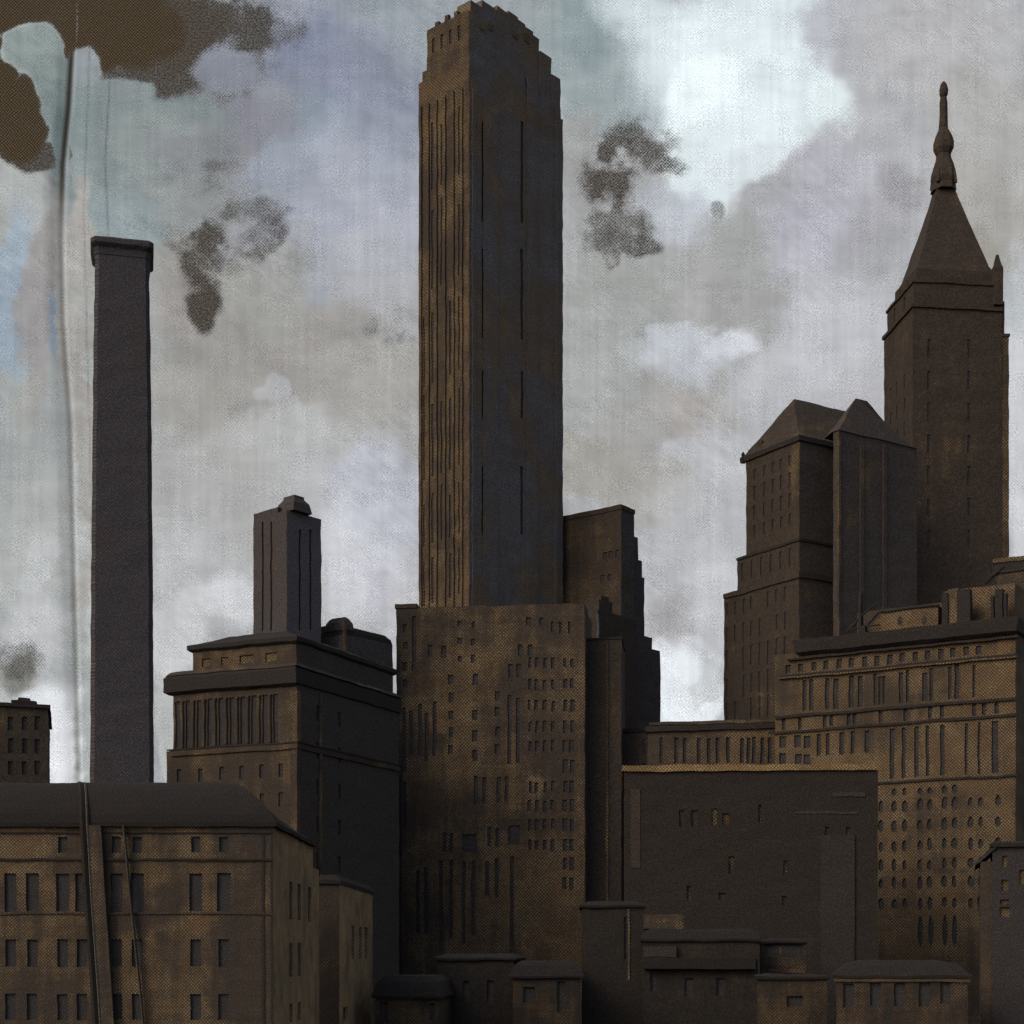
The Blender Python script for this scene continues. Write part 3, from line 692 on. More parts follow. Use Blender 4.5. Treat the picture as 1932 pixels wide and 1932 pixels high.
# ------------------------------------------------------------ hip roofed tower
b = Bld('hip_roofed_tower', 'brown tower with steep hipped roof and small corner finial', 1508, 400, 58, wash=.68, seed=14)
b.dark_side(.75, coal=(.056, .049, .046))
xA = b.fx(1408); yA = b.fy(1640)
ze = b.z(822)
fr = []
for p in (1424, 1442, 1458, 1474, 1490):
    x = b.fx(p)
    for y0, y1 in ((852, 872), (884, 912), (924, 950), (962, 985)):
        fr.append((x - .45, x + .45, b.z(y1), b.z(y0)))
b.block(xA, 0, 0, yA, b.z(1018), ze, fr, [(b.fy(p) - .5, b.fy(p) + .5, b.z(1000, 0, b.fy(p)), b.z(870, 0, b.fy(p))) for p in (1528, 1550) if 0])
fr = []
for p in (1404, 1422, 1440, 1458, 1476, 1494):
    x = b.fx(p); fr += [(x - .45, x + .45, b.z(1064), b.z(1030))]
b.block(b.fx(1391, -.6), .6, -.6, yA, b.z(1085), b.z(1018) - .003, fr, [])
fr = []
for i, p in enumerate((1378, 1394, 1410, 1424, 1440, 1456, 1472, 1488)):
    x = b.fx(p)
    for y0, y1 in ((1102, 1126), (1150, 1180), (1196, 1236), (1252, 1290), (1300, 1340)):
        if (i + y0) % 7: fr.append((x - .42, x + .42, b.z(y1 + (i % 3) * 3), b.z(y0)))
b.block(b.fx(1366, -1.2), 1.2, -1.2, yA + 1, 0, b.z(1085), fr, [])
m = MB(); m.box(b.fx(1364, -1.6), 1.6, -1.6, yA + 1.3, b.z(1092), b.z(1082)); b.part('cornice', m, b.mat)
m = MB(); m.box(b.fx(1389, -.9), .9, -.9, yA + .3, b.z(1022), b.z(1017)); b.part('cornice', m, trim(400))
m = MB(); m.box(b.fx(1403, -.5), .5, -.5, yA + .3, ze - 1.2, ze + .1); b.part('eaves', m, trim(400))
half = -xA / 2
zr = b.z(752, -half, 7.4)
m = MB()
e = .5
v = [(xA - e, -e, ze + .1), (e, -e, ze + .1), (e, yA + e, ze + .1), (xA - e, yA + e, ze + .1), (-half, 7.4, zr), (-half, b.fy(1602, -half), zr)]
m.v = v; m.f = [(0, 1, 4), (1, 2, 5, 4), (2, 3, 5), (3, 0, 4, 5), (3, 2, 1, 0)]
b.part('roof', m, b.mat)
m = MB(); fxp = b.fx(1403); m.lathe([(.7, ze - 1.4), (.9, ze - .2), (.4, ze + .2), (.5, ze + .9), (.1, ze + 1.5)], cx=xA - .9, cy=-.3, n=8); b.part('finial', m, trim(400))
m = MB(); x_ = b.fx(1431); m.box(x_ - .9, x_ + .9, .4, 2.5, ze, ze + 3.0); m.box(b.fx(1412) - .3, b.fx(1412) + .5, .2, 1.2, ze, ze + 1.6); b.part('dormer', m, b.mat)
b.finish()
# gabled wing right of it
b = Bld('gabled_tower', 'dark gabled tower block joined between hipped roof tower and spire tower', 1583, 393, 58, mat=paint(393, wash=.72, seed=15, coal=(.052, .045, .043), umber=(.06, .044, .032)))
xA = b.fx(1572); yA = b.fy(1730); ze = b.z(812)
b.block(xA, 0, 0, yA, 0, ze)
# hipped gable: ridge runs back from a short front hip
y1_ = b.fy(1606); m = MB()
hx = -2.6
def P_(px_, py_, x_):
    y_ = b.fy(px_, x_); return (x_, y_, b.z(py_, x_, y_))
r1, r2, r3 = P_(1615, 752, hx), P_(1636, 757, hx), P_(1664, 790, hx)
m.v = [(xA - .2, -.3, ze), (.3, -.3, ze), (.3, yA, ze), (-7, yA, ze), (-7, 1.5, ze), r1, r2, r3, (hx, yA - 1, ze + 1)]
m.f = [(0, 1, 5), (1, 2, 8, 7, 6, 5), (2, 3, 8), (3, 4, 5, 6, 7, 8), (4, 0, 5), (4, 3, 2, 1, 0)]
b.part('roof', m, b.mat)
b.boxpart('corner_pier', paint(395, wash=.45, seed=8), -.35, .35, -.35, .35, 0, b.z(815))
for p in (1625, 1668):
    y = b.fy(p); b.boxpart('side_pier', b.mat, 0, .4, y - .6, y + .6, 0, b.z(840, 0, y))
b.finish()

# ------------------------------------------------------------ spire tower
b = Bld('spire_tower', 'tall tower on right with pyramid roof ending in a thin knobbed spire', 1722, 430, 84, wash=.72, seed=16)
yA = b.fy(1890); xA = b.fx(1668)
# keep the plan square-ish: side is the broad dark face
fr = []
for p in (1680, 1692, 1706):
    x = b.fx(p)
    for y in range(690, 1180, 46): fr.append((x - .5, x + .5, b.z(y + 26), b.z(y)))
sr = []
for p in (1752, 1790, 1828, 1862):
    y = b.fy(p)
    for i_, yy in enumerate(range(640, 1060, 60)):
        if (p + yy) % 3: sr.append((y - .4, y + .4, b.z(yy + 34, 0, y), b.z(yy, 0, y)))
b.block(xA, 0, 0, yA, 0, b.z(575), fr, sr, pname='window', sname='side_window')
b.block(b.fx(1674, .4), -.4, .4, b.fy(1889, -.4), b.z(575), b.z(528), [(b.fx(p, .4) - .8, b.fx(p, .4) + .8, b.z(566), b.z(540)) for p in (1688, 1706)], [], pname='loggia_opening')
b.block(b.fx(1689, 1.2), -1.2, 1.2, b.fy(1886, -1.2), b.z(528), b.z(502), [(b.fx(p, 1.2) - .5, b.fx(p, 1.2) + .5, b.z(524), b.z(508)) for p in (1698, 1712)], [])
m = MB(); m.box(xA - .5, .5, -.5, yA + .3, b.z(580), b.z(573)); m.box(b.fx(1674, .4) - .4, 0, 0, yA + .2, b.z(531), b.z(526)); b.part('cornice', m, b.mat)
# right hand turret and edge strip
zc = lambda py, y: b.z(py, 0, y)
m = MB(); yt = b.fy(1883); m.tapered(-1.6, .6, yt - 1.2, yt + 1.2, [(0, zc(575, yt)), (0, zc(505, yt)), (.4, zc(498, yt)), (.9, zc(480, yt))]); b.part('turret', m, b.mat)
m = MB(); ya, yb = yA - .01, b.fy(1904, 0); m.box(-6, -.15, ya, yb, 0, zc(632, yb)); b.part('rear_pier', m, paint(430, wash=.3, seed=8))
m = MB(); m.box(-6.2, .05, ya, yb + .3, zc(634, yb), zc(629, yb)); m.box(-5, -.3, yA - .5, b.fy(1896), zc(632, yb), zc(568, yb)); b.part('pier_cap', m, b.mat)
# roof pyramid, centred on the picture column of the spire
x0r, x1r, y0r_, y1r = b.fx(1692, 1.4), -1.3, 1.4, b.fy(1876, -1.3)
x0r = max(x0r, x1r - 22); ccx, ccy = (x0r + x1r) / 2, (y0r_ + y1r) / 2
# find the plan centre that projects to 1780
best = None
for i in range(400):
    y = y0r_ + (y1r - y0r_) * i / 400
    X = b.cx + ccx * math.cos(b.a) + y * math.sin(b.a); D = b.cy - ccx * math.sin(b.a) + y * math.cos(b.a)
    e_ = abs(X / D * F + W / 2 - 1780)
    if best is None or e_ < best[0]: best = (e_, y)
ccy = best[1]
zz = lambda py: b.z(py, ccx, ccy)
pm_ = (b.cy - ccx * math.sin(b.a) + ccy * math.cos(b.a)) / F
def ringrect(f, z):
    return [(ccx + (x0r - ccx) * f, ccy + (y0r_ - ccy) * f, z), (ccx + (x1r - ccx) * f, ccy + (y0r_ - ccy) * f, z), (ccx + (x1r - ccx) * f, ccy + (y1r - ccy) * f, z), (ccx + (x0r - ccx) * f, ccy + (y1r - ccy) * f, z)]
z_b = b.z(502)
m = MB(); m.loft([ringrect(1, z_b), ringrect(.90, z_b + (zz(352) - z_b) * .07), ringrect(.56, z_b + (zz(352) - z_b) * .50), ringrect(.34, z_b + (zz(352) - z_b) * .78), ringrect(.20, zz(352))]); b.part('roof', m, b.mat)
def prof(pts): return [(r * pm_, zz(y)) for r, y in pts]
m = MB(); m.lathe(prof([(24, 362), (22, 350), (24, 340), (23, 328), (18, 312), (14, 300), (13, 290)]), ccx, ccy, 8, .3); ln_ = b.part('lantern', m, b.mat)
m = MB(); m.lathe(prof([(14, 292), (18.5, 282), (19, 270), (15, 256), (9, 244), (8, 236)]), ccx, ccy, 8, .3); b.part('upper_lantern', m, b.mat)
m = MB(); m.lathe(prof([(9, 240), (8, 215), (8, 195), (6, 184)]), ccx, ccy, 8); sp_ = b.part('spire', m, b.mat)
m = MB(); m.lathe(prof([(3.5, 187), (7.5, 180), (8.2, 170), (6, 160), (2.5, 155)]), ccx, ccy, 10); b.part('finial', m, b.mat, sp_, True)
m = MB()
for k in range(4):
    an = math.pi / 4 + k * math.pi / 2; m.bar((ccx + 24 * pm_ * math.cos(an), ccy + 24 * pm_ * math.sin(an), zz(352)), (ccx + 20 * pm_ * math.cos(an), ccy + 20 * pm_ * math.sin(an), zz(325)), .5)
b.part('ribs', m, b.mat, ln_)
b.finish()

# ------------------------------------------------------------ block at far right behind
b = Bld('corner_block', 'pale edged dark block at right frame edge beside spire tower foot', 1990, 300, 30, wash=.6, seed=17)
xA = b.fx(1880)
zt2 = b.z(1052, b.fx(1905))
b.block(xA, 0, 0, 20, 0, zt2 - .8, [(b.fx(p) - .45, b.fx(p) + .45, b.z(y + 28), b.z(y)) for p in (1912, 1925, 1945) for y in (1110, 1150, 1195)])
m = MB(); m.box(xA - .6, .6, -.6, 20.6, zt2 - .8, zt2); b.part('coping', m, paint(300, wash=.05, seed=8))
m = MB(); m.tapered(xA - .3, .3, -.35, 20, [(0, zt2 - 2.8), (0, zt2 - .81)]); b.part('frieze', m, trim(300))
m = MB(); m.bar((xA - 2.2, -.3, zt2 - 4.5), (xA + 1.5, -.3, zt2 - 1.5), .35); m.bar((xA - 1, -.3, zt2 - .9), (xA - 1, -.3, zt2 - 4), .2); b.part('roof_brace', m, trim(300))
b.finish()

# ------------------------------------------------------------ big corniced block on the right
b = Bld('corniced_building', 'wide brown block on right with sloping dark cornice and paired oval windows', 1916, 235, 31, wash=.20, seed=18)
xL = b.fx(1462)
r0 = b.fx(1700)
def zr_(p, py): return b.z(py, b.fx(p))
zc = zr_(1505, 1240)                     # under the cornice
zl1 = zr_(1700, 1256); zl2 = zr_(1700, 1335); zl3 = zr_(1700, 1365); zl4 = zr_(1700, 1475)
wn = []
p = 1487
k = 0
while p < 1890:                            # frieze windows under the cornice
    x = b.fx(p); hw = .42
    if k < 15 or k % 2: wn.append((x - hw, x + hw, zl1 + .35 + random.uniform(0, .3), zc - 1.0))
    p += 23 + (k % 2) * 2; k += 1
for p, wd in ((1518, .5), (1531, .5), (1561, .5), (1577, .6), (1606, .6), (1623, .6), (1652, .4), (1661, .4), (1668, .3), (1700, .5), (1712, .35), (1745, .6), (1757, .4), (1792, .4), (1805, .5), (1838, .3)):
    x = b.fx(p); wn.append((x - wd * .7, x + wd * .7, zl2 + .7, zl1 - .6 - random.uniform(0, .8)))
for p in (1478, 1509, 1556, 1569, 1601, 1612, 1662, 1708, 1755, 1777, 1838, 1856, 1880):
    x = b.fx(p); wn.append((x - .3, x + .3, zl3 + .35, zl2 - .35))
for p, wd in ((1545, .45), (1562, .4), (1588, .5), (1609, .4), (1636, .5), (1683, .5), (1705, .4), (1729, .45), (1750, .35), (1778, .45), (1823, .3), (1847, .25), (1877, .65)):
    x = b.fx(p); wn.append((x - wd * .75, x + wd * .75, zl4 + .6 + (4.2 if p < 1660 else 0), zl3 - .7))
for p, yy in ((1477, 1400), (1477, 1433), (1505, 1398), (1507, 1434), (1523, 1400), (1523, 1434)):
    x = b.fx(p); wn.append((x - .55, x + .55, b.z(yy + 11, x), b.z(yy - 11, x)))
ov = []
for ri, yy in enumerate((1491, 1517, 1555, 1594, 1631, 1665, 1704)):
    for p in (1662, 1687, 1707, 1736, 1754, 1782, 1801, 1831, 1850, 1883):
        if ri == 0 and p > 1810: continue
        if ri == 0 and p == 1662: continue
        x = b.fx(p); z = b.z(yy, b.fx(1760)) + random.uniform(-.12, .12); hw = .40 * random.uniform(.8, 1.2); hh = (.85 if ri else .6) * random.uniform(.85, 1.15)
        ov.append((x - hw, x + hw, z - hh, z + hh))
for p in (1736, 1756, 1783, 1801): x = b.fx(p); ov.append((x - .4, x + .4, b.z(1785), b.z(1726)))
# oval windows: octagonal openings drawn inside square holes are kept as panes with rounded surrounds
zT = zr_(1505, 1232)
b.block(xL, 0, 0, 22, 0, zT, wn + ov, [], pname='window')
for i, (nm, bb, pm) in enumerate(b.panes):
    if any(abs(bb[0] - round(o_[0], 4)) < 1e-3 and abs(bb[4] - round(o_[2], 4)) < 1e-3 for o_ in ov): b.panes[i] = ('oval_window', bb, pm)
# rounded corner fillets for the ovals
m = b.wall
for (x0, x1, z0, z1) in ov:
    hx, hz = (x1 - x0) * .42, (z1 - z0) * .34
    for sx, sz in ((0, 0), (1, 0), (0, 1), (1, 1)):
        X = x1 if sx else x0; Z = z1 if sz else z0; dx = -hx if sx else hx; dz = -hz if sz else hz
        p3 = [(X, Z), (X + dx, Z), (X + dx * .35, Z + dz * .35), (X, Z + dz)]
        n = len(m.v); m.v += [(a, .02, c) for a, c in p3] + [(a, .32, c) for a, c in p3]
        m.f += [(n, n + 1, n + 2, n + 3), (n + 7, n + 6, n + 5, n + 4), (n + 1, n + 5, n + 6, n + 2), (n + 2, n + 6, n + 7, n + 3)]
tm = trim(235)
zct = zr_(1505, 1210)
m = MB(); xc0 = b.fx(1500); m.tapered(xc0, .7, -1.3, 23, [(1.0, zc + .1), (.3, zc + .55), (.05, zct - .5), (0, zct), (.6, zct + .12)]); b.part('cornice', m, tm)
m = MB(); m.box(b.fx(1488), .5, -.6, 0, zc - .45, zc - .15); b.part('cornice_moulding', m, tm)
for z, h, o_, x_ in ((zl1, .35, .45, 1470), (zl2, .45, .35, 1463), (zl3, .4, .3, 1450), (zl4, .32, .28, 1463)):
    m = MB(); m.box(b.fx(x_), .25, -o_, 0, z - h / 2, z + h / 2); b.part('string_course', m, tm)
m = MB(); m.box(b.fx(1470), .3, -.5, 0, zl1 - .42, zl1 - .178); b.part('sill_course', m, paint(235, wash=.0, seed=8))
# penthouse and roof clutter
zp = zT
x0, x1 = b.fx(1660, 3), b.fx(1770, 3)
pz = b.z(1150, (x0 + x1) / 2, 3)
m = MB(); m.box(x0, x1, 3, 10, zp, pz); m.tapered(x0 - .1, x1 + .1, 2.9, 10.1, [(0, pz), (.8, pz + .3)]); ph = b.part('penthouse', m, b.mat)
m = MB(); m.v = [(x0, 3.2, zp), (x0 - 4.5, 3.2, zp), (x0, 3.2, pz - .3), (x0, 9, zp), (x0 - 4.5, 9, zp), (x0, 9, pz - .3)]; m.f = [(1, 0, 2), (3, 4, 5), (1, 2, 5, 4), (0, 1, 4, 3)]; b.part('ramp', m, b.mat, ph)
m = MB(); m.bar((x0 - 4.8, 2.9, zp + .6), (x0 - .2, 2.9, pz + .1), .2); m.bar((x0, 2.85, pz + .15), (x1 + .2, 2.85, pz + .1), .2); b.part('roof_rail', m, tm, ph)
for p in (1698, 1744):
    x = b.fx(p, 3); z = b.z(1170, x, 3)
    m = MB(); m.loft([[(x + .38 * math.cos(t), y, z + .62 * math.sin(t)) for t in np.linspace(0, 2 * math.pi, 14, endpoint=False)] for y in (2.93, 3.1)]); b.part('round_window', m, glass(235), ph)
for p, yt, wd in ((1782, 1118, .45), (1818, 1112, 1.0), (1884, 1112, .55), (1872, 1125, .2), (1896, 1120, .2), (1622, 1118, .22), (1628, 1180, .35)):
    x = b.fx(p, 2); m = MB(); m.box(x - wd, x + wd, 2, 3.2, zp, b.z(yt, x, 2)); b.part('roof_post', m, tm)
x = b.fx(1800, 2.4)
b.boxpart('vent_stack', paint(235, wash=.1, seed=8), b.fx(1788, 2.4), b.fx(1808, 2.4), 2.4, 4.6, zp, b.z(1110, x, 2.4))
m = MB(); m.bar((b.fx(1598, 2.4), 2.4, b.z(1190, b.fx(1598), 2.4)), (b.fx(1628, 2.4), 2.4, b.z(1160, b.fx(1628), 2.4)), .22)
m.bar((b.fx(1605, 2.4), 2.4, b.z(1186, b.fx(1605), 2.4)), (b.fx(1660, 2.4), 2.4, b.z(1178, b.fx(1660), 2.4)), .14)
m.bar((b.fx(1628, 2.4), 2.4, b.z(1160, b.fx(1628), 2.4)), (b.fx(1650, 2.4), 2.4, b.z(1140, b.fx(1650), 2.4)), .14); b.part('brace', m, tm)
m = MB(); m.box(b.fx(1586, 4), b.fx(1770, 4) + 26 * 0, 12, 18, zp, b.z(1140, b.fx(1700), 12)); b.part('rear_penthouse', m, paint(235, wash=.6, seed=8))
b.boxpart('lift_housing', paint(235, wash=.35, seed=8), b.fx(1775, 4.5), b.fx(1910, 4.5), 6, 12, zp, b.z(1105, b.fx(1850), 6))
b.finish()

# ------------------------------------------------------------ low wing under the light gap
b = Bld('low_wing', 'low brown wing with a row of narrow windows below the bright sky gap', 1478, 262, 12, wash=.42, seed=19)
xL = b.fx(1222)
wn = []
for p in (1248, 1276, 1292, 1318, 1337, 1354, 1374, 1400, 1412, 1422, 1438, 1452):
    wn.append(b.fwin(p, 1391 + (p % 3), 1440, 7))
b.block(xL, 0, 0, 14, 0, b.z(1362), wn)
m = MB(); m.box(xL - .3, .1, -.5, 14.4, b.z(1374), b.z(1364)); b.part('eaves', m, trim(262))
m = MB(); m.box(xL + .3, .0, -.2, 14, b.z(1362), b.z(1356)); b.part('coping', m, b.mat)
b.finish()

# ------------------------------------------------------------ big dark block in front, light coping
b = Bld('dark_warehouse', 'large near black block with pale coping line at lower centre right', 1656, 205, 4, mat=paint(205, wash=1.02, seed=20, coal=(.026, .0225, .019), umber=(.04, .028, .02)))
xL = b.fx(1178)
wn = []
om = paint(205, wash=.55, seed=21, umber=(.030, .021, .014))
for p, y0, y1, wd in ((1286, 1528, 1560, 10), (1310, 1528, 1560, 12), (1348, 1526, 1556, 10), (1370, 1534, 1556, 14), (1434, 1518, 1552, 6), (1300, 1672, 1700, 8), (1362, 1684, 1700, 12), (1480, 1690, 1710, 8), (1482, 1624, 1650, 8), (1380, 1616, 1650, 10), (1560, 1560, 1600, 8), (1600, 1560, 1600, 8)):
    wn.append(b.fwin(p, y0, y1, wd))
b.block(xL, 0, 0, 24, 0, b.z(1453), wn, pmat=om)
m = MB(); m.box(xL - .3, b.fx(1652), -.35, 24, b.z(1453) + .003, b.z(1441)); b.part('coping', m, paint(205, wash=.0, seed=8, ochre=(.45, .31, .15), umber=(.10, .07, .04)))
m = MB(); m.box(b.fx(1190), b.fx(1208), -.1, .01, b.z(1636), b.z(1486)); b.part('corner_panel', m, paint(205, wash=.8, seed=22))
m = MB(); m.box(b.fx(1570), b.fx(1632), -.1, .01, b.z(1503), b.z(1495)); b.part('sill_band', m, paint(205, wash=.8, seed=22))
m = MB(); m.box(b.fx(1500), b.fx(1618), -.1, .01, b.z(1535), b.z(1530)); b.part('sill_band', m, paint(205, wash=.85, seed=23))
m = MB(); m.box(b.fx(1548), b.fx(1612), -.25, .01, 0, b.z(1575)); b.part('flue_casing', m, paint(205, wash=1.1, seed=6, coal=(.032, .028, .026), streak=.8))
b.finish()

# ------------------------------------------------------------ low roofs along the bottom
def low(name, label, pl, pr, Y, ytop, eave, wins, wash, seed, a=None, roofin=1.2, rm=None, coping=None):
    if a is None: a = math.degrees(math.atan((pl - W / 2) / F)) if pl > W / 2 else 4
    b = Bld(name, label, pr, Y, a, mat=paint(Y, wash=wash, seed=seed, coal=(.024, .021, .018), ochre=(.145, .104, .06), umber=(.036, .027, .020)))
    xL = b.fx(pl)
    b.block(xL, 0, 0, 14, 0, b.z(eave), [b.fwin(*w_) for w_ in wins])
    m = MB(); o_ = .35
    m.tapered(xL - o_, o_, -o_, 14 + o_, [(.05, b.z(eave) + .003), (0, b.z(eave) + .25), (roofin * .45, b.z(ytop) - (b.z(ytop) - b.z(eave)) * .25), (roofin, b.z(ytop))])
    b.part('roof', m, rm or slate(Y))
    if coping:
        m = MB(); m.box(xL - .2, .2, -.2, 0, b.z(coping[1]), b.z(coping[0])); b.part('coping', m, paint(Y, wash=.3, seed=8, ochre=(.15, .10, .055)))
    return b
b = low('stepped_shed', 'low shed with layered dark ledges and brown bands below the near black block', 1213, 1430, 175, 1752, 1776, [(1232, 1828, 1870, 10), (1300, 1846, 1880, 16), (1360, 1846, 1880, 16)], .85, 24)
m = MB(); m.box(b.fx(1214), b.fx(1290), 1.5, 6, b.z(1752), b.z(1724)); b.part('raised_wall', m, paint(175, wash=.5, seed=8))
m = MB(); m.box(b.fx(1214), b.fx(1276), -.6, 0, b.z(1806), b.z(1786)); b.part('ledge', m, paint(175, wash=.6, seed=8))
m = MB(); m.box(b.fx(1214), b.fx(1425), -1.0, 0, b.z(1828), b.z(1807)); b.part('canopy', m, slate(175))
b.finish()
b = low('gatehouse', 'small flat roofed house with one dark opening behind the layered shed', 1434, 1520, 182, 1770, 1780, [(1478, 1782, 1806, 70)], .55, 25)
m = MB(); m.box(b.fx(1470), b.fx(1474.5), .2, .8, b.z(1802), b.z(1787)); b.part('post', m, paint(182, wash=.1, seed=8))
m = MB(); m.box(b.fx(1450), b.fx(1518), -.5, 0, b.z(1836), b.z(1829)); b.part('ledge', m, paint(182, wash=.2, seed=8, ochre=(.24, .12, .05)))
b.finish()
b = low('annex_house', 'low brown wall of a house between layered shed and row of five windows', 1430, 1560, 150, 1840, 1848, [(1500, 1880, 1900, 30)], .35, 26); b.finish()
b = low('cottage', 'small dark roofed building with five wide windows at bottom right', 1578, 1826, 135, 1813, 1846,
        [(1601, 1856, 1900, 20), (1652, 1855, 1898, 20), (1697, 1855, 1900, 20), (1744, 1854, 1899, 20), (1784, 1853, 1894, 19)], .40, 27, roofin=2.4, coping=(1853, 1847)); b.finish()
b = low('shed', 'flat dark roofed low shed left of bottom centre under many windowed block', 708, 828, 160, 1842, 1884, [(724, 1890, 1925, 14), (815, 1892, 1925, 10)], .40, 28); b.finish()
b = low('brick_house', 'low house with grey roof at bottom centre under many windowed block', 968, 1096, 165, 1814, 1846, [(998, 1862, 1892, 22), (1058, 1852, 1910, 14)], .55, 29); b.finish()
b = low('yard_building', 'plain near black low building between the two bottom centre roofs', 826, 970, 172, 1800, 1812, [(880, 1850, 1890, 12), (925, 1850, 1890, 12)], .95, 30); b.finish()
b = low('side_house', 'tall dark narrow house right of the grey roof at bottom centre', 1098, 1214, 178, 1700, 1712, [(1180, 1730, 1810, 6)], 1.0, 31)
m = MB(); m.box(b.fx(1184), b.fx(1188), -.1, .01, b.z(1850), b.z(1716)); b.part('edge_strip', m, paint(178, wash=.2, seed=8)); b.finish()
# dark house at the right edge
b = Bld('gabled_house', 'dark house at right edge with small pale windows stacked in one column', 1990, 150, 16, mat=paint(150, wash=1.0, seed=32, coal=(.034, .031, .032)))
xL = b.fx(1872)
b.block(xL, 0, 0, 12, 0, b.z(1596), [b.fwin(1895, 1614, 1636, 9), b.fwin(1896, 1660, 1681, 12), b.fwin(1895, 1697, 1706, 14), b.fwin(1896, 1712, 1731, 18), b.fwin(1930, 1640, 1668, 12)], pmat=paint(150, wash=.0, seed=8))
b.boxpart('left_wall', paint(150, wash=.75, seed=8, ochre=(.16, .11, .055)), b.fx(1850), xL, .6, 12, 0, b.z(1622))
m = MB(); m.v = [(b.fx(1840), .8, b.z(1624)), (xL + .3, -.4, b.z(1588)), (xL + .3, 12, b.z(1588)), (b.fx(1840), 12, b.z(1624)), (b.fx(1840), .8, b.z(1630)), (xL + .3, -.4, b.z(1598)), (xL + .3, 12, b.z(1598)), (b.fx(1840), 12, b.z(1630))]
m.f = [(0, 1, 2, 3), (7, 6, 5, 4), (0, 4, 5, 1), (1, 5, 6, 2), (2, 6, 7, 3), (3, 7, 4, 0)]; b.part('lean_to_roof', m, trim(150))
m = MB(); m.tapered(xL - .2, .3, -.4, 12.3, [(0, b.z(1596)), (0, b.z(1589)), (.6, b.z(1585))]); b.part('roof', m, slate(150))
b.finish()

# ------------------------------------------------------------ low brown building, lower left
b = Bld('tenement_building', 'low brown building at lower left with tall dark windows and rounded charcoal roof', 514, 112, 0.5, wash=.44, seed=33)
b.dark_side(.08, coal=COAL, ochre=(.52, .37, .19), umber=(.10, .074, .050), name='brightened_side_wall')  # side face lightened in colour to make up for missing sun
xL = b.fx(-260); pxm = b.px
wn = []
colsx = (20, 61, 118, 155, 220, 259, 369, 422)
for p in colsx:
    if p in (20, 61, 155): pass
    else: wn.append(b.fwin(p, 1579, 1608, 17))
    wn.append(b.fwin(p, 1648, 1720, 23 + (p % 4)))
    wn.append(b.fwin(p, 1772, 1824, 20))
    wn.append(b.fwin(p, 1876, 1924, 20))
for p in (-20, -60, -120, -160, -220):
    wn += [b.fwin(p, 1648, 1720, 23), b.fwin(p, 1772, 1824, 20), b.fwin(p, 1579, 1608, 17)]
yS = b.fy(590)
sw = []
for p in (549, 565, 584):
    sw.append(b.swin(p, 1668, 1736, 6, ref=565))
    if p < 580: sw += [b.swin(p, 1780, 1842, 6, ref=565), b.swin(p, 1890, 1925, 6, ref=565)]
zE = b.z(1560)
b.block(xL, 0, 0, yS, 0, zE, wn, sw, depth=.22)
# curved mansard
hR = b.z(1476, 0, 3.5) - zE
m = MB(); N = 9; pr = []
for k in range(N + 1):
    t = k / N * math.pi / 2
    pr.append((4.2 * (1 - math.cos(t)) ** 1.0, zE + .35 + (hR - .35) * math.sin(t)))
rr = []
for i_, (ins, z_) in enumerate([(.05, zE + .003), (0, zE + .3)] + pr[1:]):
    g_ = max(0, (z_ - zE - .3) / (hR - .3)); ex = ins + 0.0
    xi = 4.6 * (g_ ** .9) * .35 + 4.6 * .65 * (1 - math.sqrt(max(0, 1 - g_ * g_)))
    rr.append([(xL - .35, -.35 + ins, z_), (.35 - xi, -.35 + ins, z_), (.35 - xi - g_ * 4.5, yS + .2 - ins, z_), (xL - .35, yS + .2 - ins, z_)])
m.loft(rr); b.part('roof', m, slate(112))
m = MB(); m.box(xL - .1, .08, -.12, .0, b.z(1572), b.z(1569)); b.part('string_course', m, trim(112))
m = MB(); m.box(xL - .1, .08, -.16, .0, b.z(1623.5), b.z(1619.5)); b.part('string_course', m, trim(112))
m = MB(); m.box(xL - .1, .08, -.10, .0, b.z(1725), b.z(1722)); b.part('string_course', m, paint(112, wash=.8, seed=5))
m = MB(); m.box(-.75, -.55, -.05, .0, 0, b.z(1576)); m.box(-.12, .06, -.07, .0, 0, b.z(1558)); b.part('quoin_strip', m, trim(112))
# recess and second wing
yR2 = b.fy(596, -.9)
xr = 1.05
yw0 = b.fy(640, 0); 
m_rec = Bld
zr2 = b.z(1650, 0, yw0)
b.block(-9, -.9, yS, yS + 11, 0, zr2)
b.finish()
b2 = Bld('rear_wing', 'lower rear wing with three slit windows right of the low brown building', 640, 150, 2, wash=.80, seed=34)
b2.dark_side(.08, coal=COAL, ochre=(.52, .37, .19), umber=(.10, .074, .050), name='brightened_side_wall')  # rear wing side also brightened by colour, as sun misses it
y2 = b2.fy(703)
zz2 = b2.z(1668)
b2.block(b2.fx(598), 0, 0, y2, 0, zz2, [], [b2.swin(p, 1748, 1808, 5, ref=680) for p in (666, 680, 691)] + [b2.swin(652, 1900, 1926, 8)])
m = MB(); m.tapered(b2.fx(598) - .2, .15, -.25, y2 + .2, [(0, zz2 + .003), (0, zz2 + .35), (.5, zz2 + .9)]); b2.part('roof', m, slate(150))
b2.finish()

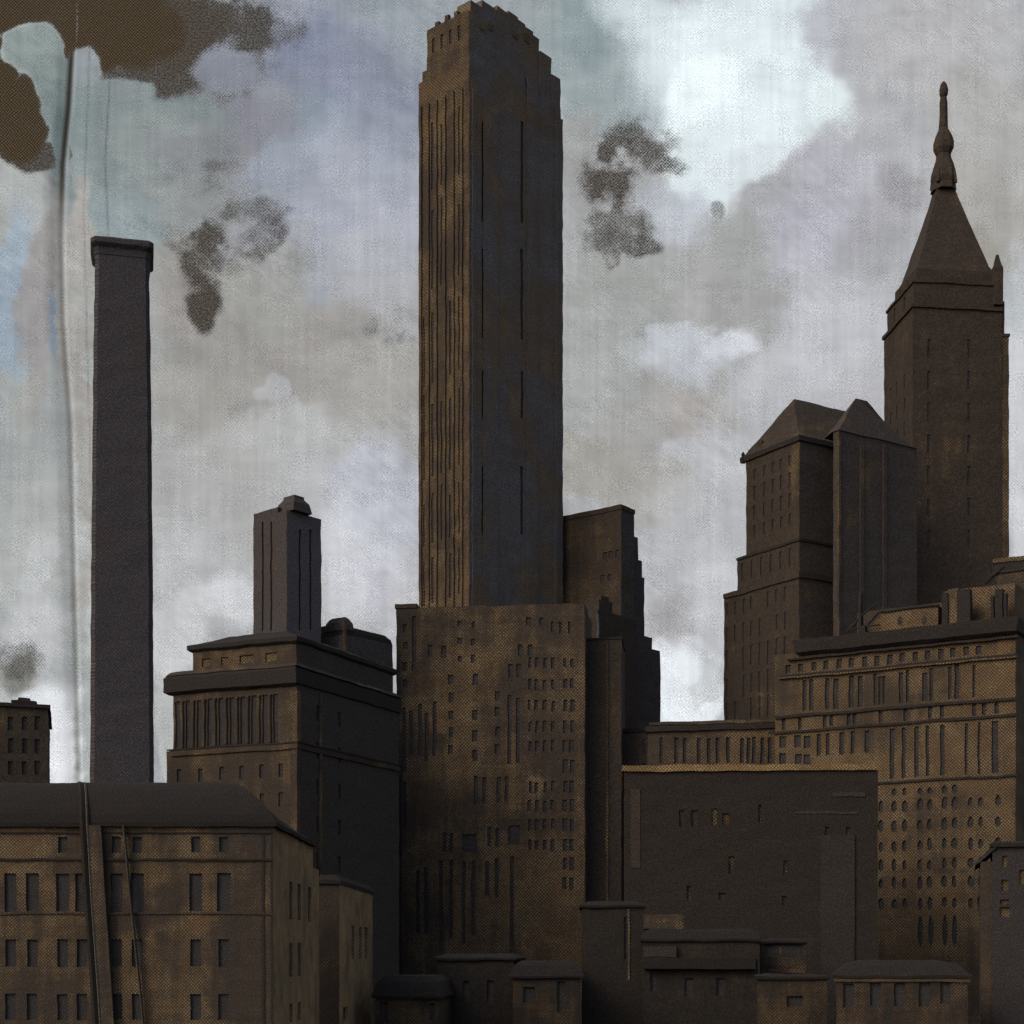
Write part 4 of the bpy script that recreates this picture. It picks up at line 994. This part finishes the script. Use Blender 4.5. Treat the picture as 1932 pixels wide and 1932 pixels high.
# ------------------------------------------------------------ stitched seam over the low building
sm = bpy.data.objects.new('cloth_seam', None); C.objects.link(sm)
Ys = 111.6
def P3(px, py, Yq): return Vector(((px - W / 2) / F * Yq, Yq, CAM_H + (HZ - py) / F * Yq))
base = P3(166, 1932, Ys); base.z = 0; sm.location = base
tag(sm, 'dark sewn cloth seam running down the face of the low brown building', 'seam')
ys = [1557, 1600, 1660, 1720, 1790, 1860, 1940, 2400]; xs = [156, 159, 162, 166, 171, 176, 181, 200]
def strip(off, wd, th, name, mat, Yq=Ys, y_extra=0):
    rings = []
    if off < 15:
        for k_ in range(len(pr) - 1, 0, -1):
            ins_, z_ = pr[k_]; dp = 112 - .35 + ins_ - .02; px_ = 150 + off + 6 * (1 - k_ / len(pr))
            xw = [(px_ + d_ - W / 2) / F * dp - base.x for d_ in (-wd / 2, 0, wd / 2)]; yy_ = dp - base.y; zz_ = z_
            rings.append([(xw[0], yy_ + .36, zz_ - .1), (xw[0], yy_ - th * .3, zz_), (xw[1], yy_ - th, zz_ + th * .4), (xw[2], yy_ - th * .3, zz_), (xw[2], yy_ + .36, zz_ - .1)])
    for x, y in zip(xs, ys):
        o_ = off + (y - 1557) * (.035 if off > 30 else 0)
        a = P3(x + o_ - wd / 2, y, Yq) - base; c = P3(x + o_ + wd / 2, y, Yq) - base
        rings.append([(a.x, .36, a.z), (a.x, -th * .3, a.z), ((a.x + c.x) / 2, -th, a.z), (c.x, -th * .3, c.z), (c.x, .36, c.z)])
    m = MB(); m.loft(rings); return m.build(name, mat, sm)
strip(0, 11, .16, 'fold', paint(112, wash=1.4, coal=(.016, .015, .013), seed=35, name='dark_cloth', streak=.4))
strip(8.5, 4, .09, 'hem', paint(112, wash=.9, coal=(.09, .082, .068), seed=36, name='worn_cloth'))
strip(22, 24, .045, 'seam_allowance', paint(112, wash=.62, seed=37, name='worn_canvas', ochre=(.23, .175, .105)))
strip(76, 2.4, .04, 'edge_thread', paint(112, wash=.9, coal=(.07, .065, .045), seed=36, name='thread'))
m = MB()
for i in range(60):
    y = 1562 + i * 6.2; x = np.interp(y, ys, xs) + 44
    p = P3(x, y, Ys) - base; q2 = P3(x + .4, y + 3.2, Ys) - base; m.bar((p.x, .3, p.z), (q2.x, .3, q2.z), .035, 5)
o = m.build('stitching', trim(112), sm); tag(o, kind='stuff')
